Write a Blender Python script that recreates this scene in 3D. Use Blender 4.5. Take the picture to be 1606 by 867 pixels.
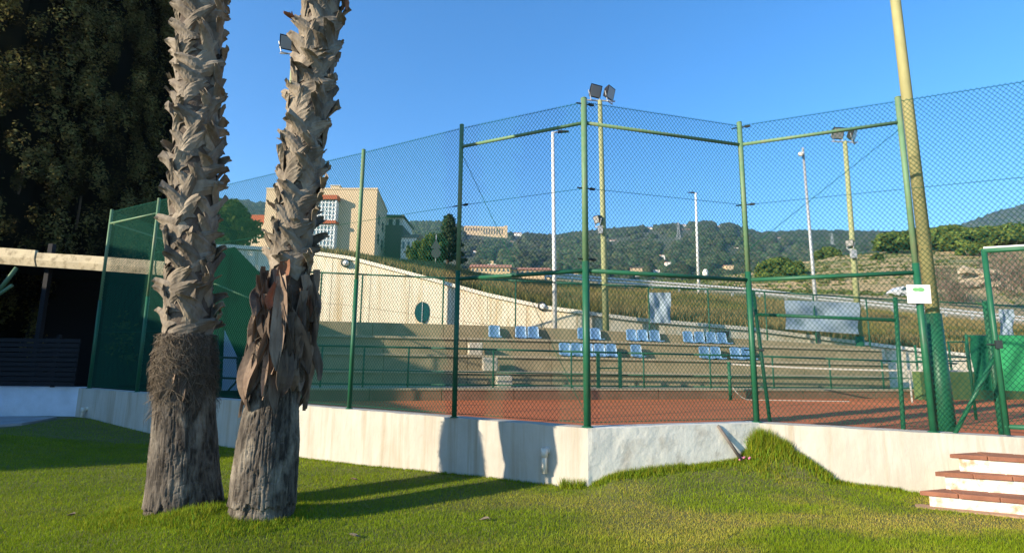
import bpy, math, random
import numpy as np
from mathutils import Vector, Matrix
random.seed(7); RNG = np.random.default_rng(11)
for o in list(bpy.data.objects): bpy.data.objects.remove(o)
scene = bpy.context.scene
COL = scene.collection
R = math.radians

# ------------------------------------------------------------------ camera
FPX, PIT, ROL, EYE, CX, CY = 813.55, R(8.6374), R(.6027), .80, 803.0, 433.5
_c, _s, _cr, _sr = math.cos(PIT), math.sin(PIT), math.cos(ROL), math.sin(ROL)
cam_d = bpy.data.cameras.new('camera'); cam = bpy.data.objects.new('camera', cam_d); COL.objects.link(cam)
cam_d.sensor_width = 36; cam_d.lens = FPX/1606*36; cam_d.clip_start = .05; cam_d.clip_end = 20000
_U = Vector((0, -_s, _c)); _X = Vector((1, 0, 0)); _F = Vector((0, _c, _s))
_r = _cr*_X + _sr*_U; _u = -_sr*_X + _cr*_U
cam.matrix_world = Matrix(((_r.x, _u.x, -_F.x, 0), (_r.y, _u.y, -_F.y, 0), (_r.z, _u.z, -_F.z, EYE), (0, 0, 0, 1)))
scene.camera = cam

# ------------------------------------------------------------------ sky, sun, exposure
SUN_AZ, SUN_EL = R(30.5), R(19.5)                # direction the light travels (from +x towards +y) and its height
world = bpy.data.worlds.new('World'); scene.world = world; world.use_nodes = True
wn = world.node_tree; wn.nodes.clear()
sky = wn.nodes.new('ShaderNodeTexSky'); sky.sky_type = 'NISHITA'; sky.sun_disc = False
sky.sun_elevation = SUN_EL; sky.sun_rotation = R(239.5)
sky.air_density = 1.0; sky.dust_density = 0.15; sky.ozone_density = 4.0; sky.altitude = 100
hs = wn.nodes.new('ShaderNodeHueSaturation'); hs.inputs['Saturation'].default_value = 1.22
bg = wn.nodes.new('ShaderNodeBackground'); bg.inputs['Strength'].default_value = 0.135
wo = wn.nodes.new('ShaderNodeOutputWorld')
wn.links.new(sky.outputs[0], hs.inputs['Color']); wn.links.new(hs.outputs[0], bg.inputs[0]); wn.links.new(bg.outputs[0], wo.inputs[0])
sd = bpy.data.lights.new('sun', 'SUN'); sd.energy = 5.0; sd.angle = R(.53); sd.color = (1.0, .86, .66)
sun = bpy.data.objects.new('sun', sd); COL.objects.link(sun)
LDIR = Vector((math.cos(SUN_EL)*math.cos(SUN_AZ), math.cos(SUN_EL)*math.sin(SUN_AZ), -math.sin(SUN_EL)))
sun.rotation_euler = LDIR.to_track_quat('-Z', 'Y').to_euler(); sun.location = (-40, -20, 30)
vs = scene.view_settings
scene.display_settings.display_device = 'sRGB'; vs.view_transform = 'Standard'; vs.look = 'None'; vs.gamma = 1; vs.exposure = 1.2
vs.use_curve_mapping = False
scene.cycles.use_denoising = True
scene.cycles.max_bounces = 6; scene.cycles.transparent_max_bounces = 12

# ------------------------------------------------------------------ pixel helpers (a pixel gives a direction, a surface gives the distance)
def ray(px, py):
    xr = (px-CX)/FPX; ur = -(py-CY)/FPX
    x = _cr*xr - _sr*ur; u = _sr*xr + _cr*ur
    return Vector((x, _c-_s*u, _s+_c*u))
E3 = Vector((0, 0, EYE))
def atz(px, py, z): r = ray(px, py); return r*((z-EYE)/r.z) + E3
def aty(px, py, y): r = ray(px, py); return r*(y/r.y) + E3
def onw(px, py, a, b):
    r = ray(px, py); nx, ny = -(b[1]-a[1]), b[0]-a[0]
    return r*((nx*a[0]+ny*a[1])/(nx*r.x+ny*r.y)) + E3
def proj(p):
    x, y, z = p[0], p[1], p[2]-EYE; d = y*_c+z*_s; u = -y*_s+z*_c
    return CX+FPX*(_cr*x+_sr*u)/d, CY-FPX*(-_sr*x+_cr*u)/d
def V(*a): return Vector(a)
def lerp(a, b, t): return a+(b-a)*t
def interp(x, pts): return float(np.interp(x, [p[0] for p in pts], [p[1] for p in pts]))

# ------------------------------------------------------------------ materials
MATS = {}
def M(name, c1, c2=None, scale=4., rough=.8, bump=0., bscale=None, stretch=(1, 1, 1), metal=0., rand=0., detail=6, spec=.3, c3=None, s3=1.5, stretch3=None, lo=.35, hi=.65):
    m = bpy.data.materials.new(name); m.use_nodes = True; MATS[name] = m
    nt = m.node_tree; N = nt.nodes; L = nt.links; N.clear()
    out = N.new('ShaderNodeOutputMaterial'); b = N.new('ShaderNodeBsdfPrincipled'); L.new(b.outputs[0], out.inputs[0])
    b.inputs['Roughness'].default_value = rough; b.inputs['Metallic'].default_value = metal
    b.inputs['Specular IOR Level'].default_value = spec
    b.inputs['Base Color'].default_value = (*c1, 1)
    if c2 is None and not bump and not rand: return m
    geo = N.new('ShaderNodeNewGeometry')
    def noise(sc, st, det=detail):
        mp = N.new('ShaderNodeMapping'); L.new(geo.outputs['Position'], mp.inputs[0]); mp.inputs['Scale'].default_value = st
        n = N.new('ShaderNodeTexNoise'); n.inputs['Scale'].default_value = sc; n.inputs['Detail'].default_value = det; n.inputs['Roughness'].default_value = .62
        L.new(mp.outputs[0], n.inputs['Vector']); return n
    col = None
    if c2 is not None:
        n = noise(scale, stretch); cr = N.new('ShaderNodeValToRGB'); e = cr.color_ramp.elements
        e[0].position = lo; e[0].color = (*c1, 1); e[1].position = hi; e[1].color = (*c2, 1)
        L.new(n.outputs[0], cr.inputs[0]); col = cr.outputs[0]
        if c3 is not None:
            n3 = noise(s3, stretch3 or stretch); r3 = N.new('ShaderNodeMapRange'); r3.inputs[1].default_value = .5; r3.inputs[2].default_value = .68
            L.new(n3.outputs[0], r3.inputs[0]); mx = N.new('ShaderNodeMixRGB'); L.new(r3.outputs[0], mx.inputs[0]); L.new(col, mx.inputs[1]); mx.inputs[2].default_value = (*c3, 1); col = mx.outputs[0]
    if rand:
        oi = N.new('ShaderNodeObjectInfo'); mr = N.new('ShaderNodeMapRange'); mr.inputs[3].default_value = 1-rand; mr.inputs[4].default_value = 1+rand
        L.new(oi.outputs['Random'], mr.inputs[0]); mx = N.new('ShaderNodeVectorMath'); mx.operation = 'SCALE'
        if col is None: mx.inputs[0].default_value = c1
        else: L.new(col, mx.inputs[0])
        L.new(mr.outputs[0], mx.inputs['Scale']); col = mx.outputs[0]
    if col is not None: L.new(col, b.inputs['Base Color'])
    if bump:
        n = noise(bscale or scale*3, stretch, 8); bp = N.new('ShaderNodeBump'); bp.inputs['Strength'].default_value = 1; bp.inputs['Distance'].default_value = bump
        L.new(n.outputs[0], bp.inputs['Height']); L.new(bp.outputs[0], b.inputs['Normal'])
    return m
def leafmat(name, col, trans=.3, rough=.7):
    m = bpy.data.materials.new(name); m.use_nodes = True; MATS[name] = m
    nt = m.node_tree; N = nt.nodes; L = nt.links; N.clear()
    out = N.new('ShaderNodeOutputMaterial'); at = N.new('ShaderNodeAttribute'); at.attribute_name = 'Col'
    mx = N.new('ShaderNodeMixRGB'); mx.blend_type = 'MULTIPLY'; mx.inputs[0].default_value = 1; mx.inputs[1].default_value = (*col, 1); L.new(at.outputs[0], mx.inputs[2])
    d = N.new('ShaderNodeBsdfDiffuse'); t = N.new('ShaderNodeBsdfTranslucent'); ms = N.new('ShaderNodeMixShader'); ms.inputs[0].default_value = trans
    L.new(mx.outputs[0], d.inputs[0]); L.new(mx.outputs[0], t.inputs[0]); L.new(d.outputs[0], ms.inputs[1]); L.new(t.outputs[0], ms.inputs[2]); L.new(ms.outputs[0], out.inputs[0])
    return m

# ------------------------------------------------------------------ geometry helpers
ORG = {}
def link(o, parent=None):
    COL.objects.link(o)
    if parent is not None: o.parent = parent; ORG[o] = ORG[parent]
    return o
def thing(name, label, cat, loc, group=None):
    o = bpy.data.objects.new(name, None); o.empty_display_size = .2; COL.objects.link(o); o.location = loc; ORG[o] = Vector(loc)
    return tag(o, label, cat, group)
def tag(o, label, cat, group=None):
    o['label'] = label; o['category'] = cat
    if group: o['group'] = group
    return o
def kind(o, k): o['kind'] = k; return o
class G:
    def __init__(s): s.v = []; s.f = []
    def add(s, vs_, fs): n = len(s.v); s.v += [tuple(p) for p in vs_]; s.f += [tuple(i+n for i in f) for f in fs]; return s
    def hexa(s, p): return s.add(p, [(0, 3, 2, 1), (4, 5, 6, 7), (0, 1, 5, 4), (1, 2, 6, 5), (2, 3, 7, 6), (3, 0, 4, 7)])
    def box(s, c, size, rz=0., M_=None):
        a, b, h = size[0]/2, size[1]/2, size[2]/2
        p = [V(-a, -b, -h), V(a, -b, -h), V(a, b, -h), V(-a, b, -h), V(-a, -b, h), V(a, -b, h), V(a, b, h), V(-a, b, h)]
        m = M_ if M_ is not None else Matrix.Rotation(rz, 3, 'Z')
        return s.hexa([Vector(c)+m@q for q in p])
    def tube(s, p0, p1, r0, r1=None, n=10, cap=True):
        p0, p1 = Vector(p0), Vector(p1); r1 = r0 if r1 is None else r1
        d = (p1-p0).normalized(); a = d.orthogonal().normalized(); b = d.cross(a)
        vs_ = [p0+(a*math.cos(t)+b*math.sin(t))*r0 for t in [2*math.pi*k/n for k in range(n)]]+[p1+(a*math.cos(t)+b*math.sin(t))*r1 for t in [2*math.pi*k/n for k in range(n)]]
        fs = [(k, (k+1) % n, n+(k+1) % n, n+k) for k in range(n)]
        if cap: fs += [tuple(range(n-1, -1, -1)), tuple(range(n, 2*n))]
        return s.add(vs_, fs)
    def path(s, pts, r, n=8):
        for a, b in zip(pts[:-1], pts[1:]): s.tube(a, b, r, r, n)
        return s
    def prism(s, poly, z0, z1):
        n = len(poly); z0 = z0 if hasattr(z0, '__len__') else [z0]*n; z1 = z1 if hasattr(z1, '__len__') else [z1]*n
        return s.add([(p[0], p[1], z) for p, z in zip(poly, z0)]+[(p[0], p[1], z) for p, z in zip(poly, z1)],
                     [tuple(range(n-1, -1, -1)), tuple(range(n, 2*n))]+[(k, (k+1) % n, n+(k+1) % n, n+k) for k in range(n)])
    def slab(s, a, b, z0a, z1a, z0b, z1b, n, t):
        """vertical board from a to b (xy) with own heights at each end, thickness t along n"""
        q = [(a[0], a[1]), (b[0], b[1]), (b[0]+n[0]*t, b[1]+n[1]*t), (a[0]+n[0]*t, a[1]+n[1]*t)]
        return s.prism(q, [z0a, z0b, z0b, z0a], [z1a, z1b, z1b, z1a])
    def build(s, name, mat, parent=None, smooth=False, bevel=0.):
        me = bpy.data.meshes.new(name); o0 = ORG[parent] if parent is not None else Vector((0, 0, 0))
        me.from_pydata([(x-o0.x, y-o0.y, z-o0.z) for x, y, z in s.v], [], s.f)
        me.materials.append(MATS[mat]); me.update()
        if smooth: me.polygons.foreach_set('use_smooth', [True]*len(me.polygons))
        o = bpy.data.objects.new(name, me); ORG.setdefault(o, o0); link(o, parent)
        if bevel:
            bm = o.modifiers.new('bevel', 'BEVEL'); bm.width = bevel; bm.segments = 2; bm.limit_method = 'ANGLE'
        return o
def npmesh(name, v, f, mat, parent=None, cols=None, smooth=False, mats=None):
    v = np.asarray(v, np.float32); f = np.asarray(f, np.int32); k = f.shape[1]
    o0 = ORG[parent] if parent is not None else Vector((0, 0, 0)); v = v-np.array(o0, np.float32)
    me = bpy.data.meshes.new(name); me.vertices.add(len(v)); me.vertices.foreach_set('co', v.ravel())
    me.loops.add(f.size); me.loops.foreach_set('vertex_index', f.ravel())
    me.polygons.add(len(f)); me.polygons.foreach_set('loop_start', np.arange(len(f), dtype=np.int32)*k)
    if smooth: me.polygons.foreach_set('use_smooth', np.ones(len(f), bool))
    if cols is not None:
        a = me.color_attributes.new('Col', 'FLOAT_COLOR', 'POINT'); cc = np.ones((len(v), 4), np.float32); cc[:, :3] = cols; a.data.foreach_set('color', cc.ravel())
    me.materials.append(MATS[mat]); me.update(calc_edges=True); me.validate()
    o = bpy.data.objects.new(name, me); ORG.setdefault(o, o0); return link(o, parent)
def inst(src, name, parent, loc, rot=(0, 0, 0), sc=(1, 1, 1)):
    """another object sharing src's mesh, parented; loc is relative to the parent"""
    o = bpy.data.objects.new(name, src.data); COL.objects.link(o); o.parent = parent; o.location = loc; o.rotation_euler = rot; o.scale = sc; ORG[o] = ORG[parent]; return o
def vnoise(x, y, seed=0):
    """smooth value noise on arrays"""
    xi, yi = np.floor(x).astype(int), np.floor(y).astype(int); fx, fy = x-xi, y-yi; fx = fx*fx*(3-2*fx); fy = fy*fy*(3-2*fy)
    def h(a, b): n = (a*374761393+b*668265263+seed*1442695041) & 0x7fffffff; n = (n ^ (n >> 13))*1274126177 & 0x7fffffff; return (n & 0xffff)/65535.
    return (h(xi, yi)*(1-fx)+h(xi+1, yi)*fx)*(1-fy)+(h(xi, yi+1)*(1-fx)+h(xi+1, yi+1)*fx)*fy
def fbm(x, y, seed=0, o=4):
    a = 0.; t = 0.
    for i in range(o): a = a+vnoise(x*2**i, y*2**i, seed+i)*.5**i; t += .5**i
    return a/t

# ------------------------------------------------------------------ palette
M('wall_angled_lit', (.72, .70, .61), (.64, .615, .53), 2.5, .9, .009, 9, c3=(.5, .46, .38), s3=5.)  # angled run: whiter paint, lifted further to make up for the grazing sun
M('wall_white', (.47, .445, .385), (.405, .375, .315), 3.2, .9, .012, 9, (1, 1, .35), c3=(.345, .295, .22), s3=6., stretch3=(1, 1, .045))
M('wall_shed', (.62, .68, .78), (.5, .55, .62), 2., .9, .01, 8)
M('terracotta', (0.29, 0.123, 0.0704), (0.22, 0.0924, 0.0546), 6., .75, .004, 40, rand=.12)
M('riser_paint', (.82, .76, .66), (.72, .64, .52), 5, .9, .008, 12, c3=(.50, .30, .18), s3=9., lo=.3, hi=.7)
M('footing', (.42, .25, .16), (.36, .22, .14), 6, .9, .006, 20)
M('clay', (.55, .15, .045), (.44, .118, .038), 1.6, .95, .004, 30, (.5, 3, 1))
M('soil', (.09, .10, .035), (.13, .12, .05), 3, .95, .01, 12)
M('ground_dry', (.16, .13, .07), (.10, .11, .04), .3, .95)
M('hill_ground', (.05, .065, .03), (.13, .11, .06), .045, .95, lo=.5, hi=.75)
M('terrace_ground', (.38, .27, .14), (.155, .155, .06), .28, .95, 0, None, (.12, .12, 2.6), lo=.42, hi=.58)
M('asphalt', (.06, .06, .06), (.08, .08, .08), 3, .9)
M('paving', (.34, .33, .33), (.26, .25, .25), 3, .9, .004)
M('post_light', (0.107, 0.209, 0.107), (0.135, 0.238, 0.127), 12, .55, rand=.05, c3=(.20, .22, .12), s3=14, stretch3=(1, 1, .25))
M('post_dark', (0.0125, 0.0936, 0.0468), (0.0172, 0.113, 0.0562), 10, .45, c3=(.03, .09, .05), s3=9, stretch3=(1, 1, .3))
M('wire', (.010, .088, .056), rough=.7, spec=.1)
M('rail_dark', (.009, .065, .038), (.012, .08, .045), 10, .5)
M('clip', (.02, .03, .03), rough=.6)
M('galv', (.45, .46, .46), (.36, .37, .37), 8, .5, metal=.3)
M('white_pole', (.74, .73, .70), (.62, .61, .58), 5, .6)
M('mast_green', (.33, .34, .17), (.27, .29, .14), 7, .7)
M('yellow_pole', (.37, .34, .15), (.30, .28, .125), 7, .7, .003, 25, (1, 1, .3))
M('black_housing', (.018, .018, .02), rough=.45)
M('lens', (.30, .30, .29), rough=.25)
M('concrete', (.25, .20, .115), (.32, .26, .155), 2.5, .9, .006, 14)
M('concrete_lip', (.32, .26, .165), (.39, .325, .215), 3, .9, .004, 20)
M('concrete_pale', (.50, .45, .35), (.42, .37, .28), 4, .9, .006)
M('cream', (.84, .74, .56), (.76, .66, .49), 1.2, .9, .004, 9, (1, 1, .4), c3=(.58, .44, .26), s3=4.5, stretch3=(1, 1, .05))
M('cream_cap', (.84, .77, .63), (.78, .7, .56), 3, .9, .004)
M('seat_blue', (.105, .215, .36), (.14, .25, .39), 6, .4, rand=.12)
M('banner', (.30, .37, .42), (.24, .31, .36), 3, .7, .02, 3)
M('teal_panel', (.012, .085, .10), rough=.35)
M('paint_white', (.80, .79, .76), (.72, .70, .66), 5, .7)
M('net_band', (.50, .47, .40), rough=.8)
M('net_dark', (.03, .05, .04), rough=.9)
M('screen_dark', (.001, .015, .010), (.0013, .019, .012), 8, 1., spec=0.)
M('screen_sunlit', (.03, .30, .10), (.04, .34, .12), 5, .85, .01, 5)  # sunlit copy of the windscreen green, brightness put into the colour
M('screen_shaded', (.012, .15, .065), (.016, .18, .08), 5, .85, .01, 5)  # darker copy of the same windscreen green, shade put into the colour
M('green_wall', (.075, .12, .035), (.10, .15, .05), 3, .9)
M('bark', (0.111, 0.0925, 0.0725), (0.037, 0.0303, 0.0237), 26, .95, .012, 40, (1, 1, .16), c3=(.26, .225, .175), s3=4.5, stretch3=(1, 1, .6), lo=.42, hi=.58)
M('bark_pale', (.24, .16, .10), (.16, .11, .07), 12, .95, .012, 40)
M('boot', (0.276, 0.228, 0.168), (0.16, 0.128, 0.092), 9, .85, .006, 30, (1, 1, .35), rand=.3, c3=(.11, .085, .06), s3=7)
M('boot_core', (.13, .10, .075), (.08, .06, .045), 8, .95, .02, 20)
M('dead_leaf', (.22, .155, .105), (.085, .055, .038), 10, .85, .006, 24, (1, 1, .25), rand=.5)
M('red_leaf', (.30, .13, .07), (.2, .09, .05), 8, .85, rand=.2)
leafmat('fibre', (.13, .105, .078), .1)
leafmat('grass_leaf', (.225, .305, .02), .35)
leafmat('dry_grass_leaf', (.25, .20, .105), .3)
leafmat('cypress_leaf', (.064, .058, .02), .02)
leafmat('tree_leaf', (.085, .115, .028), .25)
leafmat('pine_leaf', (.105, .145, .034), .2)
leafmat('forest_leaf', (.042, .06, .03), .1)
M('trunk_brown', (.10, .075, .05), (.07, .05, .035), 8, .95)
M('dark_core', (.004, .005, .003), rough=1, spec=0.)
M('fibro', (.56, .47, .30), (.45, .38, .25), 4, .9, .008, 18, c3=(.25, .20, .12), s3=6)
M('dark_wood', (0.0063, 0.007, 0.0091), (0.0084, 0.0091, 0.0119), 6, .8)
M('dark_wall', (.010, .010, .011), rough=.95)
M('brick_tan', (.66, .50, .32), (.59, .445, .28), 6., .9, .004, 30)
M('brick_pale', (.67, .53, .36), (.60, .47, .31), 6., .9)
M('roof_red', (.45, .11, .05), (.38, .09, .04), 6, .8)
M('tile_brown', (.30, .17, .10), (.24, .13, .08), 6, .85)
M('window_frame', (.75, .76, .75), rough=.5)
M('glass', (.05, .08, .09), rough=.08, spec=.6)
M('glass_light', (.30, .38, .40), rough=.15, spec=.5)
M('house_white', (.72, .68, .6), (.66, .62, .54), 2, .9)
M('house_ochre', (.58, .43, .25), (.52, .38, .22), 2, .9)
M('rock', (0.416, 0.344, 0.248), (0.288, 0.232, 0.16), 1.2, .95, .1, 3)
M('guard', (.62, .60, .56), rough=.5, metal=.2)
M('car_white', (.55, .55, .55), rough=.25, spec=.5)
M('tyre', (.015, .015, .015), rough=.9)
M('sign_white', (.80, .80, .76), rough=.45)
M('sign_green', (.16, .42, .16), rough=.5)
M('sign_grey', (.50, .51, .50), rough=.5)
M('sign_back', (.035, .04, .045), rough=.5)
M('blue_board', (.22, .30, .42), rough=.6)
M('pink_flower', (.50, .16, .25), rough=.8)
M('rod', (.17, .15, .13), (.12, .10, .09), 12, .8)
M('pvc', (.66, .62, .54), (.58, .54, .46), 6, .6)

m = bpy.data.materials.new('haze_air'); m.use_nodes = True; MATS['haze_air'] = m; m.node_tree.nodes.clear()
_o = m.node_tree.nodes.new('ShaderNodeOutputMaterial'); _v = m.node_tree.nodes.new('ShaderNodeVolumePrincipled'); _v.inputs['Color'].default_value = (.50, .72, 1., 1); _v.inputs['Density'].default_value = .00013; _v.inputs['Anisotropy'].default_value = .2
m.node_tree.links.new(_v.outputs[0], _o.inputs['Volume'])

# ================================================================== PLAN (metres; z = 0 is the top of the low white wall)
PA, PB, P0, P1, P2, P3, P4 = [V(x, y) for x, y in [(-9.19, 11.55), (-7.49, 10.62), (-2.38, 7.86), (-.73, 6.92), (.88, 6.12), (3.11, 6.75), (4.75, 6.01)]]
D1 = (P2-PA).normalized(); N1 = V(-D1.y, D1.x)*-1 if D1.x > 0 else V(-D1.y, D1.x)      # N points to the camera side
N1 = V(D1.y, -D1.x); D2 = (P3-P2).normalized(); N2 = V(D2.y, -D2.x); D3 = (P4-P3).normalized(); N3 = V(D3.y, -D3.x)
P5 = P4+D3*1.9; P6 = P4+D3*4.4
COURT = -.37
K0 = V(-2.62, 13.59); KD = V(.984, .177).normalized(); KN = V(-KD.y, KD.x)               # far edge of the court: kerb line, KN away from camera
def kb(off): a = K0+KN*off; return a, a+KD
def onk(px, py, off): a, b = kb(off); return onw(px, py, a, b)
def kpt(px, off, py=560): p = onk(px, py, off); return V(p.x, p.y)

# ------------------------------------------------------------------ ground
g = G(); n = 64
g.add([(0, 300, -1.3)]+[(9000*math.cos(t), 300+9000*math.sin(t), -1.3) for t in [2*math.pi*k/n for k in range(n)]], [(0, k+1, (k+1) % n+1) for k in range(n)])
kind(g.build('ground', 'ground_dry'), 'structure')

# lawn: a height field that meets the wall
def lawn_z(x, y):
    x = np.asarray(x, float); y = np.asarray(y, float)
    z = np.interp(x, [-14, -9, -6.7, -4, -2.2, -.7, .8, 2, 5, 8], [-.62, -.61, -.75, -.79, -.75, -.69, -.66, -.64, -.66, -.66])
    # towards the camera the lawn settles a little
    z = z-.03*np.clip((6.5-y)/2, 0, 1)
    d2 = (x-P2.x)*N2.x+(y-P2.y)*N2.y                       # distance in front of wall 2
    t2 = (x-P2.x)*D2.x+(y-P2.y)*D2.y
    z = z+np.clip((t2+.15)/.35, 0, 1)*np.clip((3.0-t2)/.6, 0, 1)*np.exp(-np.clip(d2, 0, 9)**2/.32)*np.interp(t2, [0, 2.0, 2.4], [.11, .22, .22])
    mx, my = x-3.02, y-6.56
    z = z+.19*np.exp(-(mx**2/.03+(my-.08)**2/.03))
    z = z+.14*np.exp(-((x-3.27)**2/.035+(y-6.52)**2/.03))+.12*np.exp(-((x-3.5)**2/.04+(y-6.40)**2/.03))
    z = z+.135*np.exp(-((x+2.4)**2+(y-4.85)**2)/.6)+.085*np.exp(-((x+3.3)**2+(y-5.1)**2)/.6)
    z = z+.035*(fbm(x*.9+20, y*.9+20, 3)-.5)
    return z
nx, ny = 220, 130
X, Y = np.meshgrid(np.linspace(-16, 9, nx), np.linspace(-3, 12.2, ny)); Z = lawn_z(X, Y)
def behind(x, y, m=0.):
    """true where a point lies on the court side of the white wall"""
    a = ((x-P2.x)*N1.x+(y-P2.y)*N1.y < m); b = ((x-P2.x)*N2.x+(y-P2.y)*N2.y < m); c = ((x-P3.x)*N3.x+(y-P3.y)*N3.y < m)
    return np.where(x < P2.x, a, np.where(x < P3.x, b, c))
Z = np.where(behind(X, Y, -.12), -.95, Z)
idx = np.arange(nx*ny).reshape(ny, nx)
F = np.stack([idx[:-1, :-1], idx[:-1, 1:], idx[1:, 1:], idx[1:, :-1]], -1).reshape(-1, 4)
kind(npmesh('lawn', np.stack([X, Y, Z], -1).reshape(-1, 3), F, 'soil', smooth=True), 'structure')

# clay court
cc = [PA+N1*-.1, P2+N1*-.1+V(0, 0), P3+N3*-.1, P6+N3*-.1, V(30, 2), V(30, 19), kpt(1606, 0)+KD*6, kpt(300, 0), V(-9.3, 13)]
g = G(); g.add([(p[0], p[1], COURT) for p in cc], [tuple(range(len(cc)))]); kind(g.build('clay_court', 'clay'), 'structure')

# paving in front of the shed wall
g = G(); pv = [(-22, 11.2), (-9.5, 11.2), (-9.3, 10.2), (-10.2, 9.0), (-12.5, 8.3), (-22, 7.6)]
g.prism(pv, -.9, -.572); kind(g.build('paving', 'paving'), 'structure')

# ------------------------------------------------------------------ terrain behind the retaining wall, up to the hills
WALLTOP = [(-400, 640), (230, 640), (262, 384), (340, 383), (410, 388), (475, 393), (540, 402), (640, 427), (760, 459), (860, 480), (1000, 498), (1180, 513), (1400, 541), (1520, 554), (1606, 563), (2100, 600)]
ROAD = [(-400, 640), (230, 640), (262, 394), (560, 402), (700, 414), (743, 428), (811, 437), (870, 441), (954, 449), (1180, 466), (1606, 510), (2100, 540)]
OFF0 = 5.2
def OW(px): return OFF0+max(0., 900-px)*.0072          # the wall bends away towards the left
def wall_depth(px): return kpt(px, OW(px)).y
MID60 = [(-400, 640), (230, 640), (262, 396), (560, 403), (700, 418), (870, 446), (1050, 456), (1180, 456), (1400, 462), (1606, 482), (2100, 500)]
MID140 = [(-400, 560), (262, 430), (700, 434), (1000, 442), (1100, 440), (1180, 426), (1250, 411), (1320, 400), (1400, 392), (1606, 383), (2100, 370)]
MID210 = [(-400, 560), (700, 446), (1150, 446), (1250, 428), (1400, 412), (1606, 404), (2100, 400)]
BASE = [(-400, 470), (2100, 446)]
RID1 = [(-400, 330), (250, 340), (330, 322), (370, 318), (410, 322), (480, 345), (560, 352), (640, 353), (690, 352), (730, 361), (805, 369), (865, 374), (930, 367), (1000, 360), (1050, 357), (1105, 352), (1150, 357), (1190, 370), (1250, 367), (1330, 367), (1400, 369), (1460, 368), (1500, 370), (1606, 372), (2100, 380)]
RID2 = [(-400, 390), (1380, 390), (1440, 372), (1490, 361), (1520, 350), (1550, 338), (1606, 322), (1750, 300), (2100, 320)]
def terr_y(px, t):
    """image row of the terrain at node t"""
    return [WALLTOP, ROAD, ROAD, MID60, MID140, MID210, BASE, RID1][t]
DN = [None, 33., 37.5, 62., 140., 210., 520., 1500.]
def tnode(px, k):
    D = wall_depth(px)+.35 if k == 0 else DN[k]
    y = interp(px, terr_y(px, k)); y += {0: 2.0, 1: 1.5, 2: 1.5}.get(k, 0)
    return aty(px, y, D)
def terrain(px, D):
    """surface point for an image column at depth D"""
    ds = [wall_depth(px)+.35]+DN[1:]
    k = max(0, min(len(ds)-2, int(np.searchsorted(ds, D)-1)))
    a, b = tnode(px, k), tnode(px, k+1); t = (D-ds[k])/(ds[k+1]-ds[k])
    return lerp(a, b, t)
def terrain_row(px, py, d0, d1):
    """depth between d0 and d1 where the terrain shows at image row py"""
    best = None
    for D in np.geomspace(d0, d1, 60):
        e = abs(proj(terrain(px, D))[1]-py)
        if best is None or e < best[0]: best = (e, D)
    return best[1]
def heightfield(name, cols, depths, fn, mat, parent=None):
    v = []; 
    for px in cols:
        for D in depths(px): v.append(fn(px, D))
    nd = len(depths(cols[0])); i = np.arange(len(v)).reshape(len(cols), nd)
    f = np.stack([i[:-1, :-1], i[1:, :-1], i[1:, 1:], i[:-1, 1:]], -1).reshape(-1, 4)
    return kind(npmesh(name, np.array([tuple(p) for p in v]), f, mat, smooth=True), 'structure')
cols_n = list(np.linspace(262, 2100, 150))
def near_d(px):
    w = wall_depth(px)+.35
    return list(np.linspace(w, 33, 8))+list(np.linspace(34.5, 62, 8))+list(np.linspace(64, 210, 110))
def near_fn(px, D):
    p = terrain(px, D)
    if D > 62:
        k_ = min(1, max(0, (px-1040)/120)); q = (p.z+.8*float(vnoise(np.array(p.x*.05+9), np.array(1.), 2)))/1.9; fr = q-math.floor(q); p = p+V(0, 0, k_*1.9*((fr**5)-fr)*.75)
        p = p+V(0, 0, .5*(float(fbm(np.array(p.x*.05+50), np.array(p.y*.05+50), 5))-.5)*2)
    return p
heightfield('hillside', cols_n, near_d, near_fn, 'terrace_ground')
def far_fn(px, D):
    p = terrain(px, D); t = (D-210)/1290
    if D < 1500: p = p+V(0, 0, 60*t*(1-t)*2.2*(float(fbm(np.array(p.x*.006+90), np.array(p.y*.004+90), 9))-.5))
    return p
heightfield('hill', list(np.linspace(-400, 2100, 150)), lambda px: list(np.linspace(210, 520, 6))+list(np.linspace(600, 1500, 26))+[1800], lambda px, D: far_fn(px, D) if D <= 1500 else far_fn(px, 1500)+V(0, 250, -60), 'hill_ground')
def hill2(px, D): p = aty(px, lerp(interp(px, BASE), interp(px, RID2), (D-1620)/380) if D <= 2000 else interp(px, RID2), D); return p if D <= 2000 else p+V(0, 0, -80)
heightfield('hill', list(np.linspace(1200, 2100, 60)), lambda px: list(np.linspace(1620, 2000, 24))+[2200], hill2, 'hill_ground')
g = G()
rp = [(px, tnode(px, 1)+V(0, .6, .06), tnode(px, 2)+V(0, 0, .06)) for px in np.linspace(300, 2000, 40)]
g.add([p for r in rp for p in (r[1], r[2])], [(2*i, 2*i+2, 2*i+3, 2*i+1) for i in range(len(rp)-1)])
kind(g.build('road', 'asphalt'), 'structure')

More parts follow.
